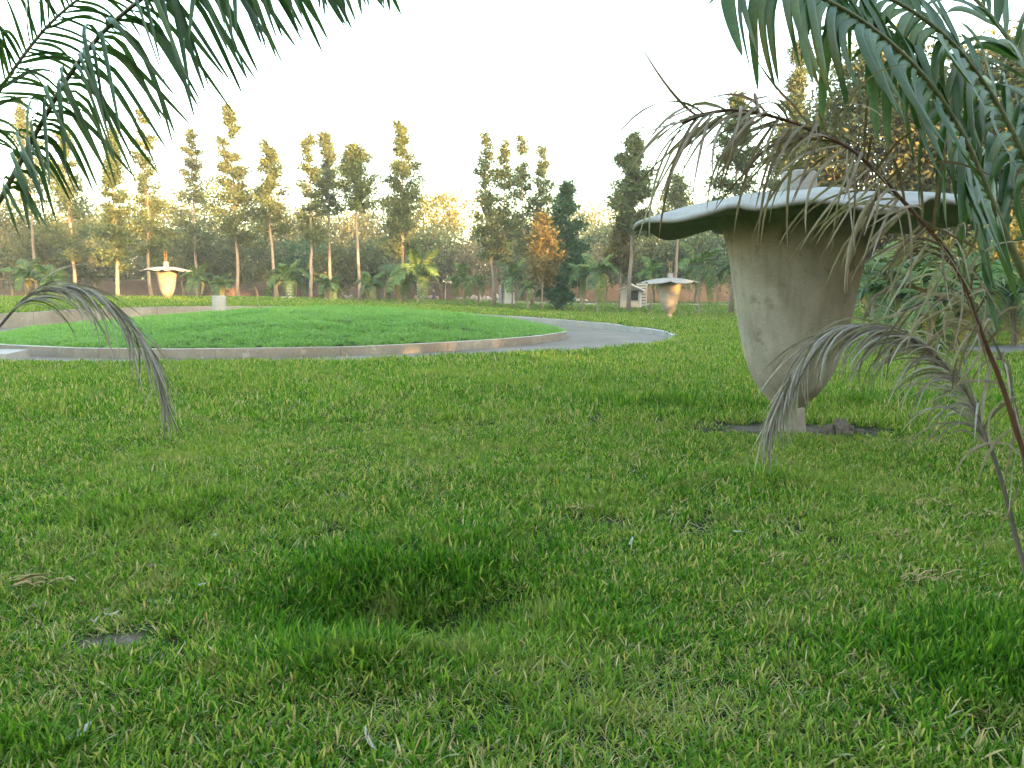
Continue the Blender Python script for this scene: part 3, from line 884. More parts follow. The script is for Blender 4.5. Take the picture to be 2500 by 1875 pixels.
x = X(1211 * 1.13, 66); z0 = T1(x, 66)
tree_columnar('evergreen_tree', (x, 66, z0), zat(403, 66) - z0, .6, 4.2, 31, 'dense dark green tree leafy to the ground right of the monument', mat='leaf_fresh', nleaf=6500, ls=.36, tr=.14, lean=.03)
x = X(1195 * 1.13, 62); z0 = T1(x, 62)
tree_broad('green_bush', (x, 62, z0), zat(590, 62) - z0, 2.7, 32, 'round dark green bush at the foot of the evergreen tree', 'leaf_fresh', 24, 80, .05, None, .3, tr=.06, cat='bush')
x = X(1172 * 1.13, 61); z0 = T1(x, 61)
tree_columnar('rusty_tree', (x, 61, z0), zat(468, 61) - z0, zat(622, 61) - z0, 3.3, 33, 'rusty orange young tree in front of the dark evergreen', mat='leaf_rust', nleaf=1900, ls=.34, tr=.09)
x = X(1338 * 1.13, 63); z0 = T1(x, 63)
tree_columnar('golden_tree', (x, 63.5, z0), zat(488, 63) - z0, zat(585, 63) - z0, 2.7, 34, 'golden orange small tree beside the trunk before the booth', mat='leaf_rust', nleaf=2400, ls=.34, tr=.09)

# big trees on the right
G3 = 'large trees on the right'
for (ox, top, w, d, sd, mat, c0, lab) in [
        (1880, 105, 300, 46, 41, 'leaf_olive', .16, 'large leafy tree with golden patches behind the large flower sculpture'),
        (2110, 60, 290, 44, 42, 'leaf_olive', .14, 'large tree behind the green palm fronds at the top right'),
        (2290, 40, 260, 40, 43, 'leaf_yellow', .12, 'large yellowish tree at the right picture edge')]:
    x = X(ox * 1.13, d); z0 = T1(x, d)
    tree_broad('large_tree', (x, d, z0), zat(top, d) - z0, w * 1.13 * d / F_PX, sd, lab, mat, 140, 190, c0, G3, .38, tr=.26)
for (ox, top, w, d, sd, mat, lab) in [
        (1985, 520, 150, 30, 45, 'leaf_yellow', 'yellow green shrub seen under the right side of the large cap'),
        (2170, 470, 190, 27, 46, 'leaf_yellow', 'bright yellow green shrub behind the brown dead fronds at right')]:
    x = X(ox * 1.13, d); z0 = T1(x, d)
    tree_broad('shrub', (x, d, z0), zat(top, d) - z0, w * 1.13 * d / F_PX, sd, lab, mat, 60, 90, .08, None, .2, tr=.06, cat='shrub')

# wood behind the wall
ORD = ['first', 'second', 'third', 'fourth', 'fifth', 'sixth', 'seventh', 'eighth', 'ninth', 'tenth', 'eleventh', 'twelfth', 'thirteenth', 'fourteenth', 'fifteenth', 'sixteenth',
       'seventeenth', 'eighteenth', 'nineteenth', 'twentieth', 'twenty-first', 'twenty-second', 'twenty-third', 'twenty-fourth', 'twenty-fifth', 'twenty-sixth', 'twenty-seventh', 'twenty-eighth', 'twenty-ninth', 'thirtieth']
back = [(-40, 380, 150, 108, 'leaf_olive'), (45, 430, 130, 118, 'leaf_broad'), (120, 470, 130, 112, 'leaf_olive'), (205, 440, 120, 120, 'leaf_broad'), (285, 455, 120, 113, 'leaf_broad'),
        (375, 428, 120, 122, 'leaf_olive'), (455, 455, 120, 113, 'leaf_broad'), (545, 435, 130, 120, 'leaf_broad'), (630, 452, 120, 114, 'leaf_broad'), (700, 468, 120, 122, 'leaf_broad'),
        (765, 470, 120, 113, 'leaf_broad'), (835, 440, 120, 120, 'leaf_broad'), (925, 408, 112, 113, 'leaf_yellow'), (1005, 402, 112, 124, 'leaf_pale'), (1075, 470, 110, 114, 'leaf_broad'),
        (1140, 480, 110, 122, 'leaf_olive'), (1240, 455, 110, 114, 'leaf_broad'), (1290, 422, 120, 124, 'leaf_pale'), (1375, 470, 120, 114, 'leaf_broad'), (1440, 425, 120, 122, 'leaf_olive'),
        (1520, 440, 130, 114, 'leaf_broad'), (1610, 420, 130, 120, 'leaf_broad'), (1710, 400, 150, 113, 'leaf_olive'), (1820, 420, 150, 118, 'leaf_broad'), (1940, 410, 160, 112, 'leaf_broad'),
        (2070, 400, 160, 116, 'leaf_olive'), (2200, 390, 170, 112, 'leaf_broad')]
kinds = {'leaf_olive': 'olive green', 'leaf_broad': 'dull green', 'leaf_yellow': 'yellow green', 'leaf_pale': 'dusty brown'}
for i, (ox, top, w, d, mat) in enumerate(back):
    x = X(ox * 1.13, d); z0 = T1(x, d)
    tree_broad('background_tree', (x, d, z0), zat(top, d) - z0, w * 1.42 * 1.13 * d / F_PX, 60 + i, f'broad {kinds[mat]} tree behind the boundary wall, {ORD[i]} from the left',
               mat, 80, 100, .06, 'trees behind the boundary wall', .55, tr=.22, dens=.55 if mat == 'leaf_pale' else 1.0)
# low growth in front of the wall
low = [(30, 520, 150, 92, 'leaf_olive', 'spreading olive tree at the far left before the wall'),
       (110, 500, 110, 90, 'leaf_olive', 'low olive tree left of the bushy tall tree'),
       (215, 520, 90, 94, 'leaf_broad', 'low grey green tree between two tall trees left of the pale sculpture'),
       (400, 500, 110, 92, 'leaf_broad', 'low green tree right of the pale sculpture'),
       (470, 530, 90, 95, 'leaf_broad', 'low forked tree behind the short cement post'),
       (560, 500, 110, 92, 'leaf_broad', 'low green tree before the orange lit wall'),
       (655, 520, 110, 96, 'leaf_fresh', 'dark green low tree behind the white statue'),
       (745, 540, 90, 90, 'leaf_olive', 'low brownish tree left of the long bare pale trunk'),
       (830, 520, 110, 92, 'leaf_broad', 'low green tree under the broad topped tall tree'),
       (955, 500, 120, 98, 'leaf_broad', 'dark trunked tree beside the two walking people'),
       (1035, 520, 100, 94, 'leaf_pale', 'brown dry tree left of the double trunked tree'),
       (1255, 520, 90, 92, 'leaf_pale', 'grey dusty bush tree right of the evergreen'),
       (1300, 500, 100, 98, 'leaf_broad', 'low dusty green tree left of the golden tree'),
       (1415, 510, 110, 90, 'leaf_olive', 'low olive tree behind the white booth'),
       (1500, 500, 120, 86, 'leaf_broad', 'low green tree behind the far flower sculpture'),
       (1640, 480, 140, 80, 'leaf_broad', 'low green tree hidden behind the large flower sculpture'),
       (1930, 470, 150, 60, 'leaf_fresh', 'dark green tree right of the large flower bowl')]
for i, (ox, top, w, d, mat, lab) in enumerate(low):
    x = X(ox * 1.13, d); z0 = T1(x, d)
    tree_broad('low_tree', (x, d, z0), zat(top, d) - z0, w * 1.25 * 1.13 * d / F_PX, 120 + i, lab, mat, 46, 90, .24, 'low trees before the wall', .46, 'bark', .15, dens=.7 if mat == 'leaf_pale' else 1)

# unseen tree belt behind the camera, added to shade the lawn; gaps admit sun
tv = np.array([math.cos(SUN_AZ), math.sin(SUN_AZ)])        # along the belt
sv = np.array([math.sin(SUN_AZ), -math.cos(SUN_AZ)])       # towards the sun
BELT = 26.0
tanE = math.tan(SUN_EL)
def belt_hit(x, y, z):
    t = x * tv[0] + y * tv[1]
    s = -(x * sv[0] + y * sv[1])
    return t, z + (s + BELT) * tanE
holes = []
def hole(px, d, z, r, rz=None):  # gap in the added belt, placed so sun reaches a chosen spot
    t, h = belt_hit(X(px, d), d, z); holes.append((t, h, r, rz or r))
hole(410, 54, 2.6, 2.6, 1.7)                # pale sculpture
hole(75, 104, 1.9, 1.6, 1.0)                # wall, far left
hole(290, 72, 3.0, .55, 2.6)                # orange trunk
hole(600, 104, 1.6, 2.4, 1.1)               # wall behind the post
hole(800, 80, 3.0, .7, 1.8)
hole(1050, 66, 3.5, .6, .6)                 # yellow frond
hole(1322, 61, 6.5, 1.5, 2.0)               # rusty tree
hole(1510, 63, 7.5, 1.4, 1.8)               # golden tree
hole(2150, 45, 9.0, 2.2, 2.6)
hole(2330, 44, 11.0, 2.0, 2.0)
hole(2440, 27, 4.0, 1.6, 1.6)
hole(1570, 62, 12.0, 1.3, 2.5)
rg = rng(77)
nC = 8500
tt = rg.uniform(-40, 110, nC)
Htop = 18.9 + 1.8 * np.sin(tt * .21) + 1.3 * np.sin(tt * .53 + 1) + 1.0 * np.sin(tt * 1.13) - 1.0 * np.exp(-((tt - 14) / 9) ** 2)
zz = rg.uniform(0, 1, nC) ** 1.15 * (Htop - .1) + .1
keep = np.ones(nC, bool)
for (a, h, r, rz) in holes:
    keep &= ((tt - a) / (r + .9)) ** 2 + ((zz - h) / (rz + .8)) ** 2 > 1
tt, zz = tt[keep], zz[keep]
per = 12
sd_ = rg.uniform(-3, 3, len(tt)) + BELT
cpos = np.stack([tt * tv[0] + sd_ * sv[0], tt * tv[1] + sd_ * sv[1], zz], -1)
pos = np.repeat(cpos, per, 0) + rg.normal(0, .42, (len(cpos) * per, 3))
V, Fq = leaf_cloud(pos, rg.normal(size=pos.shape), rg.uniform(.75, 1.25, len(pos)), rg.uniform(.5, .85, len(pos)), rg)
o = obj('shade_woodland', np_mesh('shade_woodland', V, Fq, M['leaf_broad'], False, {'tint': rg.uniform(.1, .8, len(pos))}))
tag(o, 'unseen belt of trees behind the camera, added to shade the lawn', 'shade_woodland', kind='stuff')

# ------------------------------------------------------------------ garden palms
def palm_frond_mesh(Ln, arch, n, ll, seed, w=.035):
    rg = rng(seed)
    V = []; Fq = []; tint = []
    def quad(a, b_, c, d, t):
        o = len(V); V.extend([a, b_, c, d]); Fq.append((o, o + 1, o + 2, o + 3)); tint.append(t)
    ts = np.linspace(0, 1, 12)
    cx_ = Ln * (ts * .92); cz_ = Ln * (.62 * ts - arch * ts ** 2.3)
    C = np.stack([cx_ * (1 - .25 * ts * arch), 0 * ts, cz_], -1)
    for i in range(11):
        r = .022 * (1 - ts[i] * .7)
        for (oy, oz) in ((r, 0), (0, r)):
            a = np.array([0, oy, oz]); quad(C[i] - a, C[i] + a, C[i + 1] + a, C[i + 1] - a, .55)
    for k in range(n):
        t = .16 + .84 * (k + rg.uniform(0, .6)) / n
        p = np.array([np.interp(t, ts, C[:, j]) for j in range(3)])
        p2 = np.array([np.interp(min(1, t + .04), ts, C[:, j]) for j in range(3)]); tg = p2 - np.array([np.interp(t - .04, ts, C[:, j]) for j in range(3)])
        tg /= np.linalg.norm(tg) + 1e-9
        l = ll * (math.sin(math.pi * (.15 + .8 * t)) ** .6) * rg.uniform(.75, 1.15)
        for s in (-1, 1):
            d = tg * .65 + np.array([0, s * .75, .25]) + rg.normal(0, .1, 3); d /= np.linalg.norm(d)
            q = p + d * l * .5; d2 = d + np.array([0, 0, -.75 - .5 * rg.uniform()]); d2 /= np.linalg.norm(d2)
            e = q + d2 * l * .55
            wv = tg * w * .5
            tn = np.clip(rg.normal(.45, .2), 0, .88)
            quad(p - wv * .6, q - wv, q + wv, p + wv * .6, tn)
            quad(q - wv, e - wv * .1, e + wv * .1, q + wv, tn)
    return np_mesh('frond', np.array(V), np.array(Fq), M['palm_far'], False, {'tint': np.array(tint)})

FR = [palm_frond_mesh(1.0, a, 26, .34, 200 + i, .05) for i, a in enumerate((.35, .6, .85, 1.15, 1.5))]
def dead_copy(me):
    m2 = me.copy(); a = m2.attributes['tint']; arr = np.full(len(m2.polygons), .97, np.float32); a.data.foreach_set('value', arr); return m2
FD = [dead_copy(FR[3]), dead_copy(FR[4])]
MBt = MB(); MBt.tube([(0, 0, -.2), (.015, 0, .3), (-.01, .01, .6), (0, 0, 1.0)], [.085, .07, .062, .05], 8)
trunk_me = bpy.data.meshes.new('trunk'); trunk_me.from_pydata(MBt.v, [], MBt.f); trunk_me.materials.append(M['bark'])

def garden_palm(x, d, H, trunk, seed, label, nf=10, dead=2, group='young garden palms', z0=None):
    rg = rng(seed)
    z0 = T1(x, d) if z0 is None else z0
    root = empty('garden_palm', (x, d, z0))
    t = obj('trunk', trunk_me, root); t.scale = (1, 1, trunk); t.rotation_euler = (rg.normal(0, .05), rg.normal(0, .05), 0)
    Lf = (H - trunk) * 1.55
    for k in range(nf):
        f = k / nf
        me = FR[int(min(4, max(0, round(f * 4 + rg.normal(0, .5)))))]
        fo = obj('frond', me, root, (0, 0, trunk * .97))
        fo.rotation_euler = (rg.normal(0, .1), math.radians(-38 + 52 * f) + rg.normal(0, .12), k * 2.4 + rg.uniform(-.4, .4))
        s = Lf * rg.uniform(.8, 1.1)
        fo.scale = (s, s, s)
    for k in range(dead):
        fo = obj('dead_frond', FD[k % 2], root, (0, 0, trunk * .93))
        fo.rotation_euler = (0, math.radians(30) + rg.normal(0, .2), rg.uniform(0, 6.3))
        s = Lf * rg.uniform(.5, .75); fo.scale = (s, s * .6, s)
    tag(root, label, 'palm', group)
    return root

# overview px: x, top y, trunk-top y, base handled by terrain, distance
pal = [(60, 560, 600, 66, 'small garden palm before the orange lit wall at far left'), (118, 575, 612, 64, 'small bushy palm left of the narrow tree with orange trunk'),
       (430, 575, 606, 66, 'garden palm with drooping fronds right of the pale sculpture'), (478, 592, 618, 62, 'small palm directly above the short cement post'),
       (622, 560, 606, 70, 'garden palm in front of the white statue'), (712, 590, 620, 66, 'low palm at the foot of the tree with orange lit lower trunk'),
       (800, 590, 618, 68, 'low palm right of the long bare pale trunk'), (868, 560, 608, 70, 'large palm below the broad topped tall tree'),
       (906, 550, 598, 67, 'tall garden palm with yellow frond left of the walking people'), (1000, 575, 608, 70, 'garden palm right of the walking people'),
       (1035, 590, 612, 74, 'smaller palm left of the double trunked tree'), (1106, 565, 604, 66, 'palm standing in front of the white monument'),
       (1140, 600, 622, 60, 'low palm right of the white monument'), (1258, 560, 596, 60, 'left one of the two palms between evergreen and booth'),
       (1290, 548, 592, 57, 'right one of the two palms between evergreen and booth'), (1405, 560, 592, 60, 'palm just behind the petals of the far sculpture'),
       (1510, 530, 578, 52, 'dark garden palm right of the far flower sculpture'), (1590, 545, 590, 50, 'palm partly hidden by the left edge of the large bowl')]
for i, (ox, ty, tb, d, lab) in enumerate(pal):
    x = X(ox * 1.13, d); z0 = T1(x, d)
    H = zat(ty, d) - z0; tr_ = max(.35, zat(tb, d) - z0)
    garden_palm(x, d, H, tr_, 300 + i, lab, 11, 0 if ox == 906 else 3)
palr = [(1880, 540, 605, 22, 'green palm right of the large flower bowl'), (1945, 545, 640, 19, 'palm with hanging fronds, second right of the large bowl'),
        (2010, 590, 660, 17, 'low spreading palm behind the arching grey dead frond'), (2065, 530, 640, 18, 'bright green palm left of the brown palm stalk'),
        (2130, 560, 640, 23, 'palm behind the asphalt path near the right edge'), (2195, 545, 650, 20, 'palm at the right picture edge behind the brown stalk'),
        (1925, 560, 625, 30, 'farther palm between the two palms right of the bowl')]
for i, (ox, ty, tb, d, lab) in enumerate(palr):
    x = X(ox * 1.13, d); z0 = T1(x, d)
    H = zat(ty, d) - z0; tr_ = max(.35, zat(tb, d) - z0)
    garden_palm(x, d, H, tr_, 340 + i, lab, 13, 4, 'palms by the asphalt path')

# ------------------------------------------------------------------ rubble and people
rg = rng(5)
def rock_mesh(seed, s=1):
    r_ = rng(seed)
    bm = bmesh.new(); bmesh.ops.create_icosphere(bm, subdivisions=2, radius=1)
    k = r_.normal(0, 1, (3, 3))
    for v in bm.verts:
        q = np.array(v.co)
        v.co *= float(1 + .22 * math.sin(2.3 * q @ k[0]) + .15 * math.sin(4 * q @ k[1])) * s
        v.co.z *= .7
    me = bpy.data.meshes.new('stone'); bm.to_mesh(me); bm.free(); me.materials.append(M['rock']); return me
RK = [rock_mesh(i) for i in range(4)]
def rubble(px, d, n, w, label):
    x = X(px, d); root = empty('rubble_heap', (x, d, T1(x, d)))
    for k in range(n):
        s = rg.uniform(.12, .36)
        o = obj('stone', RK[k % 4], root, (rg.normal(0, w), rg.normal(0, .4), s * .4 + rg.uniform(0, .35) * math.exp(-(k / n))))
        o.scale = (s * 1.3, s, s); o.rotation_euler = tuple(rg.uniform(0, 6, 3))
    tag(root, label, 'rubble', 'rubble heaps by the wall')
rubble(1043, 101, 26, .75, 'pale rubble heap just left of the walking person in blue')
rubble(1175, 101, 30, 1.2, 'rubble heap left of the double trunked tree')
rubble(1400, 103, 22, .9, 'rubble heap by the wall left of the white booth')
rubble(840, 100, 8, .7, 'few scattered stones on the path right of the long bare trunk')

def skin_body(name, verts, edges, radii, mat, parent, rootv=0):
    me = bpy.data.meshes.new(name)
    me.from_pydata([tuple(v) for v in verts], edges, [])
    me.materials.append(mat)
    o = obj(name, me, parent)
    sk = o.modifiers.new('skin', 'SKIN')
    for i, r in enumerate(radii):
        me.skin_vertices[0].data[i].radius = (r, r)
        me.skin_vertices[0].data[i].use_root = (i == rootv)
    sk.use_smooth_shade = True
    sb = o.modifiers.new('sub', 'SUBSURF'); sb.levels = 1; sb.render_levels = 2
    return o

def person(px, d, rz, shirt, trousers, label, stride=.22, h=1.68):
    x = X(px, d); root = empty('person', (x, d, T1(x, d)), rz); root.scale = (h / 1.72,) * 3
    S = stride
    v = [(0, 0, .92), (0, .01, 1.12), (0, 0, 1.36), (0, 0, 1.47), (0, -.01, 1.53), (0, -.02, 1.62), (0, -.015, 1.69),
         (-.09, 0, .86), (-.1, -S * .55, .48), (-.1, -S, .07), (-.1, -S - .15, .03), (.09, 0, .86), (.1, S * .2, .48), (.1, S, .09), (.1, S - .13, .035),
         (-.18, 0, 1.39), (-.24, S * .35, 1.12), (-.24, S * .3 - .1, .87), (-.24, S * .3 - .13, .80), (.18, 0, 1.39), (.24, -S * .3, 1.12), (.24, -S * .5 - .08, .88), (.24, -S * .5 - .1, .81)]
    e = [(0, 1), (1, 2), (2, 3), (3, 4), (4, 5), (5, 6), (0, 7), (7, 8), (8, 9), (9, 10), (0, 11), (11, 12), (12, 13), (13, 14), (2, 15), (15, 16), (16, 17), (17, 18), (2, 19), (19, 20), (20, 21), (21, 22)]
    r = [.12, .115, .13, .055, .06, .095, .07, .085, .06, .042, .03, .085, .06, .042, .03, .058, .045, .034, .03, .058, .045, .034, .03]
    for (w_, ox_) in ((18, -1), (22, 1)):
        b0 = Vector(v[w_])
        for k, (dx, dy, ln) in enumerate([(.0, -.05, .045), (0, -.03, .075), (0, -.01, .085), (0, .01, .08), (0, .028, .06)]):
            i0 = len(v); v.append(tuple(b0 + Vector((0, dy * .8, -.05 if k else -.01)))); r.append(.011)
            v.append(tuple(b0 + Vector((-.012 * ox_, dy * 1.1, -.05 - ln * .6)))); r.append(.009)
            v.append(tuple(b0 + Vector((-.03 * ox_, dy, -.05 - ln)))); r.append(.008)
            e += [(w_, i0), (i0, i0 + 1), (i0 + 1, i0 + 2)]
    skin_body('body', v, e, r, M['skin'], root)
    sv_ = [v[0], v[1], v[2], (0, 0, 1.44), v[15], tuple((Vector(v[15]) * .3 + Vector(v[16]) * .7)), v[19], tuple(Vector(v[19]) * .3 + Vector(v[20]) * .7), (0, 0, .84)]
    skin_body('shirt', sv_, [(8, 0), (0, 1), (1, 2), (2, 3), (2, 4), (4, 5), (2, 6), (6, 7)], [.145, .14, .15, .085, .08, .07, .08, .07, .15], M[shirt], root)
    skin_body('trousers', [v[0], v[7], v[8], tuple(Vector(v[9]) + Vector((0, 0, .03))), v[11], v[12], tuple(Vector(v[13]) + Vector((0, 0, .03)))], [(0, 1), (1, 2), (2, 3), (0, 4), (4, 5), (5, 6)],
              [.14, .105, .08, .07, .105, .08, .07], M[trousers], root)
    mb = MB(); mb.tube([(0, .02, 1.60), (0, .015, 1.66), (0, .005, 1.72), (0, 0, 1.755)], [.095, .108, .095, .03], 12); mb.build('hair', M['hair'], root, sm=True)
    for sx in (-.035, .035):
        mb = MB(); mb.tube([(sx, -.105, 1.625), (sx, -.118, 1.625)], [.012, .006], 6); mb.build('eye', M['hair'], root)
    mb = MB(); mb.tube([(0, -.105, 1.63), (0, -.135, 1.592), (0, -.105, 1.58)], [.008, .017, .012], 6); mb.build('nose', M['skin'], root)
    tag(root, label, 'person', 'people walking by the wall')
person(1060, 100, math.radians(-75), 'cloth_pale', 'cloth_blue', 'person in pale shirt and blue trousers walking by the rubble heap')
person(1077, 100.6, math.radians(-60), 'cloth_maroon', 'cloth_dark', 'person in dark maroon clothes standing beside the dark tree trunk', .08)

# stakes and thin poles among the palms
for (px, y0, y1, d, lean, lab) in [(1087, 690, 733, 96, .05, 'thin pale pole right of the walking people'), (1020, 690, 741, 72, .0, 'thin cream stake beside the palm with yellow frond')]:
    x = X(px, d); z0 = T1(x, d); h = P(px, y0, d).z - z0
    mb = MB(); mb.tube([(0, 0, -.2), (lean * .5 * h, 0, h * .5), (lean * h, .0, h)], [.055, .05, .04], 8)
    tag(mb.build('pole', M['white'], None, (x, d, z0)), lab, 'pole')

# ------------------------------------------------------------------ foreground palms
def catmull(pts, n):
    pts = [Vector(p) for p in pts]
    q = [pts[0] * 2 - pts[1]] + pts + [pts[-1] * 2 - pts[-2]]
    out_ = []
    m_ = len(pts) - 1
    for i in range(n):
        u = i / (n - 1) * m_
        k = min(int(u), m_ - 1); t = u - k
        a, b_, c, d = q[k], q[k + 1], q[k + 2], q[k + 3]
        out_.append(.5 * ((2 * b_) + (c - a) * t + (2 * a - 5 * b_ + 4 * c - d) * t * t + (3 * b_ - a - 3 * c + d) * t ** 3))
    # resample by length
    L_ = np.r_[0, np.cumsum([(out_[i + 1] - out_[i]).length for i in range(n - 1)])]
    A = np.array(out_)
    s = np.linspace(0, L_[-1], n)
    return np.stack([np.interp(s, L_, A[:, j]) for j in range(3)], -1), L_[-1]

def leaflet(p, d0, wv, ln, w, droop, rg, mat, parent, name, curl=0.0, kink=0.0, seg=9, fold=.22, split=0.0, onset=.15, hang=None):
    d = np.array(d0, float); d /= np.linalg.norm(d)
    wv = np.array(wv, float)
    q = np.array(p, float)
    tw = rg.normal(0, .35)
    rows = []
    ds = ln / seg
    kk = rg.uniform(.25, .6)
    side = np.cross(d, wv); 
    cdir = rg.normal(0, 1, 3)
    for i in range(seg + 1):
        u = i / seg
        W = wv - d * (wv @ d); W /= np.linalg.norm(W) + 1e-9
        nrm = np.cross(d, W)
        a = tw * u
        Wr = W * math.cos(a) + nrm * math.sin(a); Nr = nrm * math.cos(a) - W * math.sin(a)
        width = w * (min(1, .45 + u * 3.0)) * (1 - u ** 2.6) ** .75 + .0008
        rows += [q + Wr * width * .5 + Nr * width * fold, q, q - Wr * width * .5 + Nr * width * fold]
        g_ = droop * max(0, u - onset + .1) * 2.2 / seg * 3
        if kink and abs(u - kk) < .5 / seg: g_ += kink
        if hang is None: d = d + np.array([0, 0, -1]) * g_ + cdir * curl / seg
        else: d = d + (hang - d) * min(.9, droop * 3.2 / seg) * (.35 + .65 * min(1, u * 4)) + np.array([0, 0, -1]) * (g_ if g_ > .3 else 0) * 0 + cdir * curl / seg
        d /= np.linalg.norm(d)
        q = q + d * ds
    V = np.array(rows); o = V[0].copy()
    Fq = np.array([[i * 3 + k, (i + 1) * 3 + k, (i + 1) * 3 + k + 1, i * 3 + k + 1] for i in range(seg) for k in range(2)])
    me = np_mesh(name, V - o, Fq, mat, True)
    return obj(name, me, parent, tuple(o))

def big_frond(palm, pts, name, label, seed, n, t0, lfun, w, droop, mat, rmat, r0=.017, r1=.004, fwd=.7, lift=.15, sides=(1, 1), curl=.1, kink=0.0, jit=.12, sidek=.8, lname='leaflet', onset=.15, flop=0.0, roll=0.0, hang=(None, None)):
    rg = rng(seed)
    C, Ln = catmull(pts, 48)
    off = np.array(palm.location)
    C = C - off
    mb = MB(); rad = [r0 + (r1 - r0) * (i / 47) ** .8 for i in range(48)]
    mb.tube([tuple(c) for c in C], rad, 7)
    fr = mb.build(name, M[rmat], palm, sm=True)
    if label: fr['label'] = label
    ts = np.linspace(0, 1, 48)
    for k in range(n):
        for si, s in enumerate((-1, 1)):
            if rg.uniform() > sides[si]: continue
            t = t0 + (1 - t0) * (k + rg.uniform(-.3, .3) + .25 * si + .3) / n
            t = min(max(t, t0), .995)
            p = np.array([np.interp(t, ts, C[:, j]) for j in range(3)])
            tg = np.array([np.interp(min(1, t + .02), ts, C[:, j]) - np.interp(t - .02, ts, C[:, j]) for j in range(3)]); tg /= np.linalg.norm(tg)
            S = np.cross(tg, [0, 0, 1.0]); S /= np.linalg.norm(S) + 1e-9
            U = np.cross(S, tg)
            S, U = S * math.cos(roll) + U * math.sin(roll), U * math.cos(roll) - S * math.sin(roll)
            dk = droop[si] if isinstance(droop, tuple) else droop
            fw = fwd * (1 + .6 * max(0, (t - .75) / .25))
            d0 = tg * fw + S * s * sidek + U * lift + rg.normal(0, jit, 3)
            if flop and rg.uniform() < flop: d0 = d0 + np.array([0, 0, -1.2])
            wv = tg * .9 + rg.normal(0, .15, 3)
            leaflet(p, d0, wv, lfun(t) * rg.uniform(.8, 1.12), w * rg.uniform(.75, 1.15), dk * rg.uniform(.7, 1.3), rg, M[mat], fr, lname, curl * rg.uniform(.3, 1.5), kink * rg.uniform(0, 1.2) if rg.uniform() < .6 else 0, onset=onset,
                    hang=None if hang[si] is None else np.array(hang[si]) / np.linalg.norm(hang[si]) + rg.normal(0, .15, 3))
    return fr

# left palm (trunk left of the picture)
LB = Vector((-2.75, 2.75, T1(-2.75, 2.75)))
lp = empty('left_palm', LB); lp.name = 'foreground_palm'
mb = MB(); mb.tube([(0, 0, -.2), (.02, 0, .3), (.05, .02, .62), (.07, .03, .85)], [.13, .115, .10, .075], 12)
mb.build('trunk', M['bark'], lp, sm=True)
CL = LB + Vector((.07, .03, .8))
big_frond(lp, [CL, P(-40, 545, 2.8), P(0, 488, 2.8), P(62, 372, 2.8), P(110, 285, 2.75), P(175, 175, 2.7), P(270, 60, 2.65), P(420, -50, 2.6), P(600, -115, 2.5), P(780, -140, 2.45), P(930, -120, 2.4)],
          'frond', 'long green frond arching over the top left', 501, 62, .43, lambda t: float(np.interp(t, [.36, .48, .6, .75, .88, 1], [.20, .27, .45, .43, .33, .18])), .021, (2.0, 2.0), 'palm_green', 'rachis_green', .015, .004, .35, .0, (1, .8), .06, 0, .12, .4, onset=.05, roll=.2, hang=((.40, .03, -1), (.28, -.05, -1)))
big_frond(lp, [CL, P(-170, 600, 3.0), P(-110, 430, 3.1), P(-40, 290, 3.15), P(40, 160, 3.2), P(140, 40, 3.25), P(280, -60, 3.3), P(420, -110, 3.3)],
          'frond', 'green frond with thin leaflets at the left edge', 502, 66, .36, lambda t: .42 * (1 - .35 * t), .015, .45, 'palm_green', 'rachis_green', .013, .004, .5, .1, (1, 1), .2, 0, .22, .8, roll=.5)
big_frond(lp, [CL, P(-60, 850, 3.0), P(0, 795, 3.05), P(60, 728, 3.1), P(110, 708, 3.1), P(165, 702, 3.1), P(230, 722, 3.1), P(300, 772, 3.1), P(365, 850, 3.1), P(392, 930, 3.1), P(402, 985, 3.1)],
          'dead_frond', 'arching dry grey dead frond at the left edge', 503, 70, .47, lambda t: .36 * (1 - .5 * max(0, t - .75) / .25), .0060, .6, 'palm_dead', 'rachis_grey', .008, .003, 1.3, .0, (1, 1), .22, 0, .2, .35, onset=.02, hang=((.12, 0, -1), (.08, 0, -1)))
tag(lp, 'palm at the left edge with green frond overhead and an arching dead frond', 'palm')

# right palm
RB = Vector((2.02, 2.45, T1(2.02, 2.45)))
rp_ = empty('foreground_palm', RB)
mb = MB(); mb.tube([(0, 0, -.2), (.0, 0, .12), (-.02, 0, .26), (-.02, .0, .36)], [.15, .14, .11, .07], 12)
mb.build('trunk', M['bark'], rp_, sm=True)
CR = RB + Vector((-.02, 0, .28))
big_frond(rp_, [CR, P(2640, 1000, 2.4), P(2560, 800, 2.4), P(2485, 640, 2.4), P(2420, 490, 2.4), P(2350, 330, 2.38), P(2250, 180, 2.34), P(2110, 55, 2.3), P(1960, -25, 2.25), P(1790, -75, 2.2)],
          'frond', 'broad green frond hanging into the top right', 511, 46, .545, lambda t: .42 * (1 - .2 * max(0, t - .6) / .4), .038, (1.1, .3), 'palm_green', 'rachis_green', .022, .005, .45, .0, (1, 1), .12, .5, .12, .75, roll=.85, hang=((.32, -.08, -1), None))
big_frond(rp_, [CR, P(2780, 900, 2.6), P(2700, 560, 2.7), P(2600, 330, 2.75), P(2480, 120, 2.8), P(2350, -30, 2.85), P(2180, -120, 2.9)],
          'frond', 'second green frond spreading at the right edge', 512, 36, .42, lambda t: .44 * (1 - .25 * t), .034, (.25, .25), 'palm_green', 'rachis_green', .02, .005, .6, .1, (1, 1), .12, 0, .12, .75, roll=.8)
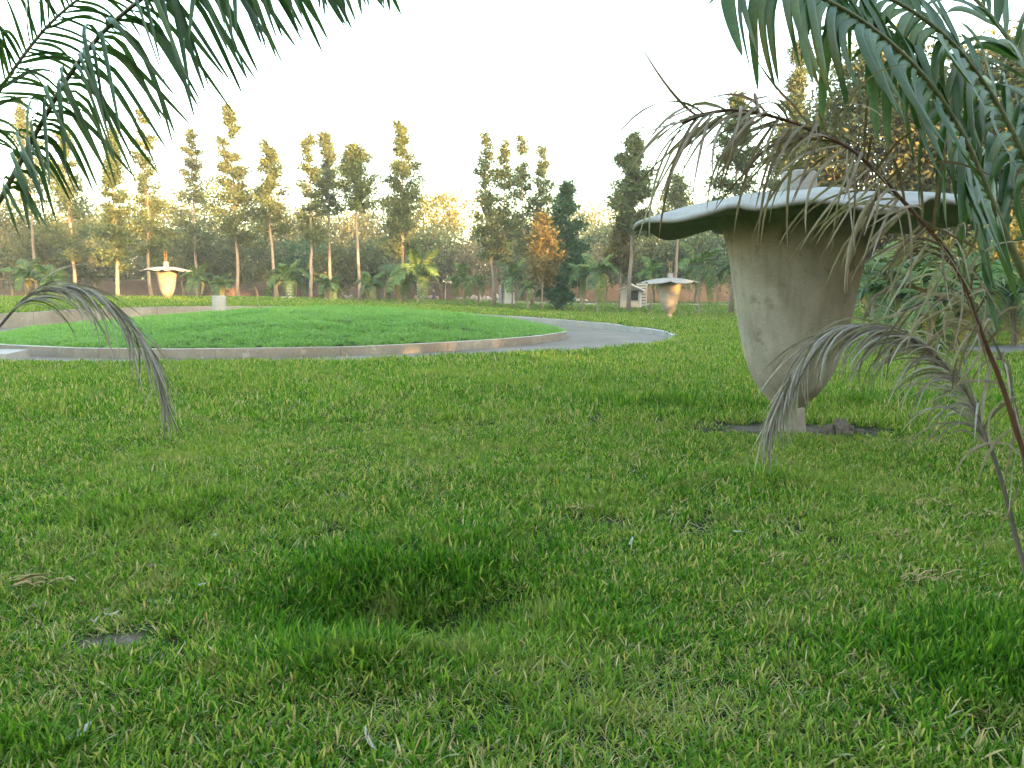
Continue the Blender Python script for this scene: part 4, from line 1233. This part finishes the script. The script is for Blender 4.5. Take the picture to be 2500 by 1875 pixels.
big_frond(rp_, [CR, P(2760, 950, 2.7), P(2720, 740, 2.9), P(2660, 560, 3.0), P(2580, 450, 3.05), P(2490, 400, 3.1), P(2410, 410, 3.1)],
          'frond', 'lower green frond crossing behind the dead frond', 513, 34, .34, lambda t: .34 * (1 - .4 * t), .022, .4, 'palm_green', 'rachis_green', .015, .004, .6, .15, (1, 1), .15, 0, .15, .6, roll=.6)
big_frond(rp_, [CR, P(2700, 1000, 2.5), P(2650, 760, 2.52), P(2570, 540, 2.55), P(2500, 380, 2.55), P(2420, 230, 2.55), P(2310, 90, 2.5), P(2160, -10, 2.48), P(1990, -60, 2.45)],
          'frond', 'dense dark green frond in the top right corner', 517, 36, .60, lambda t: .42 * (1 - .2 * t), .036, (.9, .2), 'palm_green', 'rachis_green', .02, .005, .5, .0, (1, 1), .12, 0, .12, .75, roll=.9, hang=((.2, 0, -1), None))
big_frond(rp_, [CR, P(2560, 1250, 2.38), P(2500, 1105, 2.36), P(2445, 935, 2.35), P(2400, 825, 2.34), P(2325, 635, 2.3), P(2215, 502, 2.28), P(2095, 378, 2.25), P(1990, 322, 2.22), P(1890, 285, 2.2), P(1770, 268, 2.18), P(1665, 300, 2.15)],
          'dead_frond', 'long dead brown frond bending over the large sculpture', 514, 84, .46, lambda t: .20 + .14 * min(1, max(0, (t - .46) / .25)), .0088, (.55, .5), 'palm_rust', 'rachis_brown', .0115, .004, .7, .1, (.95, 1), .6, .7, .3, .6, onset=.05, flop=.4, roll=-.35, hang=((-.12, 0, -1), None))
big_frond(rp_, [CR, P(2560, 1560, 2.55), P(2500, 1385, 2.58), P(2440, 1155, 2.6), P(2385, 1015, 2.63), P(2350, 945, 2.65), P(2260, 850, 2.68), P(2160, 802, 2.7), P(2085, 794, 2.72), P(2000, 828, 2.74), P(1935, 915, 2.75), P(1898, 980, 2.75), P(1884, 1008, 2.75)],
          'dead_frond', 'arching grey dead frond before the sculpture stem', 515, 118, .42, lambda t: .34 * (1 - .3 * max(0, t - .8) / .2), .0075, .6, 'palm_dead', 'rachis_grey', .011, .003, 1.3, .0, (1, 1), .25, 0, .2, .35, onset=.02, hang=((.05, 0, -1), (.1, 0, -1)))
big_frond(rp_, [CR, P(2600, 1500, 2.5), P(2520, 1240, 2.5), P(2480, 1000, 2.5), P(2440, 860, 2.52), P(2380, 770, 2.55), P(2290, 730, 2.6), P(2200, 760, 2.62)],
          'dead_frond', 'second brown dead frond close to the right edge', 516, 15, .45, lambda t: .32, .012, .9, 'palm_rust', 'rachis_grey', .009, .003, .7, .0, (.8, .8), .5, .6, .3, .5, onset=.05, flop=.4)
tag(rp_, 'palm at the right edge with green fronds above and brown dead fronds', 'palm')

# ------------------------------------------------------------------ lawn grass (geometry nodes, stuff)
def tuft(seed, nb, l0, l1, w0, w1, lean, dry, R, tmean=.38, tsd=.2):
    rg = rng(seed)
    a = rg.uniform(0, 2 * np.pi, nb); r = R * np.sqrt(rg.uniform(0, 1, nb))
    base = np.stack([r * np.cos(a), r * np.sin(a), np.full(nb, -.012)], -1)
    az = a * .4 + rg.uniform(0, 2 * np.pi, nb)
    el = np.radians(90 - np.clip(rg.normal(lean, 20, nb), 3, 84))
    d = np.stack([np.cos(az) * np.cos(el), np.sin(az) * np.cos(el), np.sin(el)], -1)
    ln = rg.uniform(l0, l1, nb)[:, None]; w = rg.uniform(w0, w1, nb)[:, None]
    s = np.stack([-np.sin(az), np.cos(az), np.zeros(nb)], -1)
    rt = rg.normal(0, .5, nb)[:, None]
    s = s * np.cos(rt) + np.cross(d, s) * np.sin(rt)
    bend = np.stack([np.cos(az), np.sin(az), -1.1 * np.ones(nb)], -1) * rg.uniform(.05, .5, nb)[:, None]
    p1 = base + d * ln * .4
    p2 = base + d * ln * .75 + bend * ln * .15
    p3 = base + d * ln + bend * ln * .42
    V = np.stack([base - s * w * .35, base + s * w * .35, p1 + s * w * .5, p1 - s * w * .5, p2 + s * w * .45, p2 - s * w * .45, p3], 1).reshape(-1, 3)
    o = np.arange(nb)[:, None] * 7
    tri = np.concatenate([o + np.array([[0, 1, 2]]), o + np.array([[0, 2, 3]]), o + np.array([[3, 2, 4]]), o + np.array([[3, 4, 5]]), o + np.array([[5, 4, 6]])], 1).reshape(-1, 3)
    tn = np.clip(rg.normal(tmean, tsd, nb), 0, .8)
    tn = np.where(rg.uniform(size=nb) < dry, rg.uniform(.84, 1, nb), tn)
    return V, tri, np.repeat(tn, 5)

def tuft_collection(name, specs, mat):
    c = bpy.data.collections.new(name)
    for i, sp in enumerate(specs):
        V, tri, tn = tuft(*sp)
        me = np_mesh('%s_%02d' % (name, i), V, tri, mat, False, {'tint': tn})
        o = bpy.data.objects.new('%s_%02d' % (name, i), me)
        c.objects.link(o)
    return c

def scatter_group(coll):
    ng = bpy.data.node_groups.new('scatter_' + coll.name, 'GeometryNodeTree')
    ng.interface.new_socket('Geometry', in_out='INPUT', socket_type='NodeSocketGeometry')
    ng.interface.new_socket('Geometry', in_out='OUTPUT', socket_type='NodeSocketGeometry')
    gi = ng.nodes.new('NodeGroupInput'); go = ng.nodes.new('NodeGroupOutput')
    ci = ng.nodes.new('GeometryNodeCollectionInfo')
    ci.inputs['Collection'].default_value = coll
    ci.inputs['Separate Children'].default_value = True
    ci.inputs['Reset Children'].default_value = True
    iop = ng.nodes.new('GeometryNodeInstanceOnPoints')
    iop.inputs['Pick Instance'].default_value = True
    def attr(nm, typ):
        a = ng.nodes.new('GeometryNodeInputNamedAttribute'); a.data_type = typ; a.inputs['Name'].default_value = nm
        return [o for o in a.outputs if o.enabled and o.name == 'Attribute'][0]
    ng.links.new(gi.outputs[0], iop.inputs['Points'])
    ng.links.new(ci.outputs[0], iop.inputs['Instance'])
    ng.links.new(attr('idx', 'INT'), iop.inputs['Instance Index'])
    er = ng.nodes.new('FunctionNodeEulerToRotation')
    ng.links.new(attr('rot', 'FLOAT_VECTOR'), er.inputs[0])
    ng.links.new(er.outputs[0], iop.inputs['Rotation'])
    ng.links.new(attr('sc', 'FLOAT_VECTOR'), iop.inputs['Scale'])
    ng.links.new(iop.outputs[0], go.inputs[0])
    return ng

def scatter(name, pts, idx, rot, sc_, coll, label, cat='grass'):
    me = bpy.data.meshes.new(name)
    me.vertices.add(len(pts)); me.vertices.foreach_set('co', np.asarray(pts, np.float32).ravel())
    a = me.attributes.new('idx', 'INT', 'POINT'); a.data.foreach_set('value', np.asarray(idx, np.int32))
    a = me.attributes.new('rot', 'FLOAT_VECTOR', 'POINT'); a.data.foreach_set('vector', np.asarray(rot, np.float32).ravel())
    a = me.attributes.new('sc', 'FLOAT_VECTOR', 'POINT'); a.data.foreach_set('vector', np.asarray(sc_, np.float32).ravel())
    me.update()
    o = obj(name, me)
    md = o.modifiers.new('scatter', 'NODES'); md.node_group = scatter_group(coll)
    return tag(o, label, cat, kind='stuff')

gspec = []
for i in range(6): gspec.append((700 + i, 38, .045, .10, .0042, .0082, 38, .17, .085, .42, .27))          # 0-5 mixed short
for i in range(4): gspec.append((710 + i, 34, .07, .13, .0055, .0095, 36, .02, .085, .25, .24))     # 6-9 lush
for i in range(4): gspec.append((720 + i, 36, .035, .085, .003, .006, 52, .46, .09, .62, .2))      # 10-13 dry
GC = tuft_collection('lawn_tuft', gspec, M['grass'])

rg = rng(900)
LUSH = []
for (ox, oy, d, rx, ry, s) in [(800, 1310, 0, .70, .42, 1.0), (860, 1230, 0, .55, .38, 1.0), (720, 1420, 0, .45, .2, 1.0), (2130, 1420, 0, .45, .35, 1.0), (1640, 1040, 0, .45, .18, .8), (1500, 880, 0, 1.6, .5, .7), (1900, 870, 0, 1.5, .45, .6),
                               (500, 790, 0, 1.2, .35, .8), (700, 790, 0, 1.1, .3, .8), (300, 1120, 0, .8, .35, .6), (60, 1620, 0, .22, .12, .9), (950, 1180, 0, .5, .35, .7), (1250, 1330, 0, .3, .3, .5)]:
    r_ = ray(ox * 1.1302, oy * 1.1302); k = -CAM_H / r_.z
    LUSH.append((r_.x * k, r_.y * k, rx, ry, s))
DRY = []
for (ox, oy, rx, ry, s) in [(1450, 1500, .45, .35, .9), (100, 1520, .4, .25, .6), (1300, 1620, .5, .2, .7), (2000, 1250, .5, .25, .5), (1350, 1130, .6, .35, .5), (1950, 960, .7, .25, .9), (250, 1340, .45, .22, .9),
                            (1100, 930, 2.0, .9, .45), (600, 1010, 1.2, .4, .4), (1700, 1300, .6, .3, .5), (900, 1560, .5, .16, .55)]:
    r_ = ray(ox * 1.1302, oy * 1.1302); k = -CAM_H / r_.z
    DRY.append((r_.x * k, r_.y * k, rx, ry, s))
def field(lst, x, y):
    f = np.zeros_like(x)
    for (a, b_, rx, ry, s) in lst:
        f = np.maximum(f, s * np.exp(-(((x - a) / rx) ** 2 + ((y - b_) / ry) ** 2)))
    return f
allp = []; alli = []; allr = []; alls = []
for (d0, d1, dens, scl) in [(1.3, 4.0, 430, .95), (4.0, 8.0, 230, 1.08), (8.0, 14, 95, 1.4), (14, 26, 42, 1.9), (26, 50, 15, 2.8), (50, 96, 3.2, 5.0)]:
    tanw = .80
    area = tanw * (d1 ** 2 - d0 ** 2) + 3.0 * (d1 - d0)
    n = int(area * dens)
    y = np.sqrt(rg.uniform(d0 ** 2, d1 ** 2, n))
    x = rg.uniform(-1, 1, n) * (tanw * y + 1.5)
    rr = np.hypot(x - RC[0], y - RC[1])
    k = rr > R_OUT + .22
    bare = np.zeros(len(x))
    for (cx_, cy_, rx, ry) in BARE:
        q = np.hypot((x - cx_) / rx, (y - cy_) / ry) + (fnoise(x * 3.5, y * 3.5, 31) - .44) * .9
        bare = np.maximum(bare, 1 - smooth(.75, 1.05, q))
    k &= rg.uniform(size=n) > bare * .985
    # paths
    k &= ~((y > 17.2) & (y < 21.8) & (x > 11) & (np.abs(y - np.interp(x, [10.9, 13.5, 17, 24, 40], [17.8, 19.6, 20.4, 20.6, 20.5])) < 1.0))
    k &= np.abs(y - np.interp(x, [-95, -62, -45, -30, -19, -11, -5], [76, 76, 75, 79, 77, 73, 64])) > np.where((x < -5) & (y > 50), .9, -1)
    k &= (y < 80) | (rg.uniform(size=n) < .35)
    x, y = x[k], y[k]; n = len(x)
    lush = np.clip(field(LUSH, x, y) + (fnoise(x / 1.3, y / 1.3, 41) - .56) * .7, 0, 1)
    dry = np.clip(1.3 * field(DRY, x, y) + (fnoise(x / .9, y / .9, 51) - .47) * 1.5 * (1 - field(LUSH, x, y)), 0, 1)
    u = rg.uniform(size=n)
    idx = rg.integers(0, 6, n)
    idx = np.where(u < dry * .8, rg.integers(10, 14, n), idx)
    idx = np.where((u > 1 - lush * .9), rg.integers(6, 10, n), idx)
    s = scl * rg.uniform(.7, 1.25, n) * (1 + .15 * lush - .1 * dry)
    hs = np.where(scl > 1.3, 1.5 / scl ** .55, 1.0) * (.85 + .35 * lush)
    allp.append(np.stack([x, y, terrain(x, y)], -1)); alli.append(idx)
    allr.append(np.stack([rg.normal(0, .12, n), rg.normal(0, .12, n), rg.uniform(0, 6.283, n)], -1))
    alls.append(np.stack([s, s, s * hs], -1))
scatter('lawn_grass', np.concatenate(allp), np.concatenate(alli), np.concatenate(allr), np.concatenate(alls), GC, 'uneven green and straw coloured lawn grass')

# round lawn: finer, softer, evenly green
mspec = [(800 + i, 34, .05, .11, .004, .007, 50, .02, .10, .42, .2) for i in range(5)]
MC = tuft_collection('mound_tuft', mspec, M['mound_grass'])
n = 30000
r = (R_IN - .2) * np.sqrt(rg.uniform(0, 1, n)); a = rg.uniform(0, 6.283, n)
x, y = RC[0] + r * np.cos(a), RC[1] + r * np.sin(a)
cl = fnoise(x / .9, y / .5, 61)
k = (rg.uniform(size=n) < .5 + .9 * (cl - .2)); x, y, r, cl = x[k], y[k], r[k], cl[k]; n = len(x)
s = rg.uniform(1.2, 2.0, n) * (.7 + .8 * cl)
rx_ = np.stack([rg.normal(0, .15, n), rg.normal(.25, .15, n), rg.normal(-1.2, .9, n)], -1)
scatter('mound_grass', np.stack([x, y, island_z(x, y)], -1), rg.integers(0, 5, n), rx_, np.stack([s, s, s * .75], -1), MC, 'soft bright green grass covering the raised round lawn')

# ------------------------------------------------------------------ litter on the lawn
def ground_px(px, py):
    r_ = ray(px, py); p = Vector((0, 0, 0)); k = -CAM_H / r_.z
    for _ in range(4):
        x, y = r_.x * k, r_.y * k; k = -(CAM_H - T1(x, y)) / r_.z
    return r_.x * k, r_.y * k

def dry_leaf(px, py, ln, w, rz, label, mat='dry_leaf', curl=.5, lift=.045, tilt=.2):
    x, y = ground_px(px, py)
    V = []; Fq = []
    n = 9
    for i in range(n):
        u = i / (n - 1)
        ww = w * math.sin(math.pi * (.04 + .93 * u)) ** .7 * .5
        zc = curl * ln * (u - .5) ** 2
        V += [(ln * (u - .5), ww, zc + ww * .5), (ln * (u - .5), 0, zc + .002 * math.sin(9 * u)), (ln * (u - .5), -ww, zc + ww * .35)]
    for i in range(n - 1):
        for k_ in range(2): Fq.append((i * 3 + k_, (i + 1) * 3 + k_, (i + 1) * 3 + k_ + 1, i * 3 + k_ + 1))
    o = obj('fallen_leaf', np_mesh('fallen_leaf', np.array(V), np.array(Fq), M[mat], True), None, (x, y, T1(x, y) + lift * .6))
    o.scale = (.8, .8, .8)
    o.rotation_euler = (tilt, -tilt * .6, rz)
    sd = o.modifiers.new('thick', 'SOLIDIFY'); sd.thickness = .0015
    tag(o, label, 'leaf', 'fallen dry leaves on the lawn')
dry_leaf(275, 1510, .085, .022, .15, 'curved pale fallen leaf on the bare soil patch', curl=.9, lift=.03)
dry_leaf(232, 1526, .032, .024, .6, 'small curled white scrap below the curved pale leaf', curl=3.0, lift=.025)
dry_leaf(494, 1445, .055, .026, .1, 'small whitish leaf in lush grass left of centre', curl=.6, lift=.06)
dry_leaf(195, 1810, .11, .032, .8, 'twisted grey white leaf in the lower left corner', curl=.8, lift=.05, tilt=.5)
dry_leaf(900, 1835, .13, .030, 2.2, 'long grey torn leaf at the bottom edge left of centre', curl=.7, lift=.05, tilt=.6)
dry_leaf(95, 1495, .10, .055, .3, 'brown crumpled leaf left of the bare soil patch', 'dry_leaf_brown', .5, .04)
dry_leaf(527, 1318, .05, .03, .9, 'pale leaf bit above the small whitish leaf', curl=.6, lift=.05)
dry_leaf(370, 1395, .05, .035, .5, 'small brown leaf above the bare soil patch', 'dry_leaf_brown', .6, .05)
dry_leaf(1540, 1335, .14, .02, 1.2, 'silvery dry leaf shred in the middle of the lawn', curl=.3, lift=.05)
dry_leaf(1800, 1310, .07, .018, -.5, 'tiny pale shred right of the silvery leaf', curl=.5, lift=.05)

def straw(px, py, n, R, ln, label, flat=1.0, ang=None):
    x, y = ground_px(px, py); rg = rng(int(px * 7 + py))
    root_v = []; root_f = []
    for k in range(int(n * .6)):
        a = rg.uniform(0, 6.28) if ang is None else ang + rg.normal(0, .35)
        p = np.array([rg.normal(0, R), rg.normal(0, R * .5 * flat), rg.uniform(.0, .045)])
        l = ln * rg.uniform(.4, 1.0); d = np.array([math.cos(a), math.sin(a), rg.uniform(-.1, .5)])
        w = rg.uniform(.002, .0045); s = np.array([-math.sin(a), math.cos(a), rg.normal(0, .4)]) * w
        q = p + d * l * .5; e = q + (d + np.array([rg.normal(0, .5), rg.normal(0, .5), -.7])) * l * .5
        e[2] = max(e[2], .01)
        o = len(root_v); root_v += [p - s, p + s, q + s, q - s, e + s * .3, e - s * .3]; root_f += [(o, o + 1, o + 2, o + 3), (o + 3, o + 2, o + 4, o + 5)]
    o = obj('straw_clump', np_mesh('straw_clump', np.array(root_v), np.array(root_f), M['straw']), None, (x, y, T1(x, y) + .02))
    tag(o, label, 'straw', 'dry straw clumps on the lawn')
straw(45, 1440, 70, .10, .16, 'large orange straw bundle at the left picture edge', .5, .1)
straw(1410, 1255, 40, .05, .09, 'round tan straw tuft in the middle of the lawn')
straw(1630, 1262, 26, .05, .08, 'pale straw tuft right of the round tan tuft')
straw(2250, 1430, 34, .09, .14, 'flat straw wisp right of centre near the grey stalk', .6, .1)
straw(2285, 1240, 36, .08, .11, 'tan straw tuft left of the grey stalk')
straw(2400, 1275, 40, .10, .15, 'pale straw tuft touching the grey stalk', .6)
straw(1930, 1390, 30, .14, .14, 'long straw wisp in the right middle of the lawn', .4, .5)
straw(1145, 1158, 30, .09, .10, 'faint straw patch above the middle of the lawn')
straw(2180, 1320, 44, .08, .14, 'brownish straw scatter below the bare soil around the stem', .5)
straw(1780, 1170, 22, .06, .09, 'small orange straw tuft below the large flower stem')

# clods of soil at the foot of the large sculpture
x, y = ground_px(2050, 1060)
root = empty('soil_clods', (x, y, T1(x, y)))
rg = rng(55)
CK = [rock_mesh(20 + i) for i in range(3)]
for me in CK: me.materials.clear(); me.materials.append(M['soil'])
for k, (dx, dy, s) in enumerate([(0, 0, .11), (.11, .03, .08), (-.1, .02, .07), (.18, -.08, .05), (-.19, -.02, .045), (.05, -.1, .05), (.25, .0, .04), (-.28, .03, .035), (.3, -.12, .035)]):
    o = obj('clod', CK[k % 3], root, (dx, dy, s * .35)); o.scale = (s * 1.2, s, s * .8); o.rotation_euler = tuple(rg.uniform(0, 6, 3))
tag(root, 'dark soil clods right of the large sculpture stem', 'soil')

# ------------------------------------------------------------------ haze
mh = bpy.data.materials.new('evening_haze'); mh.use_nodes = True
nh = mh.node_tree; nh.nodes.clear()
oh = nh.nodes.new('ShaderNodeOutputMaterial'); vh = nh.nodes.new('ShaderNodeVolumePrincipled')
vh.inputs['Color'].default_value = (.92, .92, .92, 1); vh.inputs['Density'].default_value = .0006; vh.inputs['Anisotropy'].default_value = .0
nh.links.new(vh.outputs[0], oh.inputs['Volume'])
mb = MB(); mb.box((-950, -950, -3), (950, 950, 45))
tag(mb.build('haze', mh), 'thin evening haze over the park', 'haze', kind='stuff')
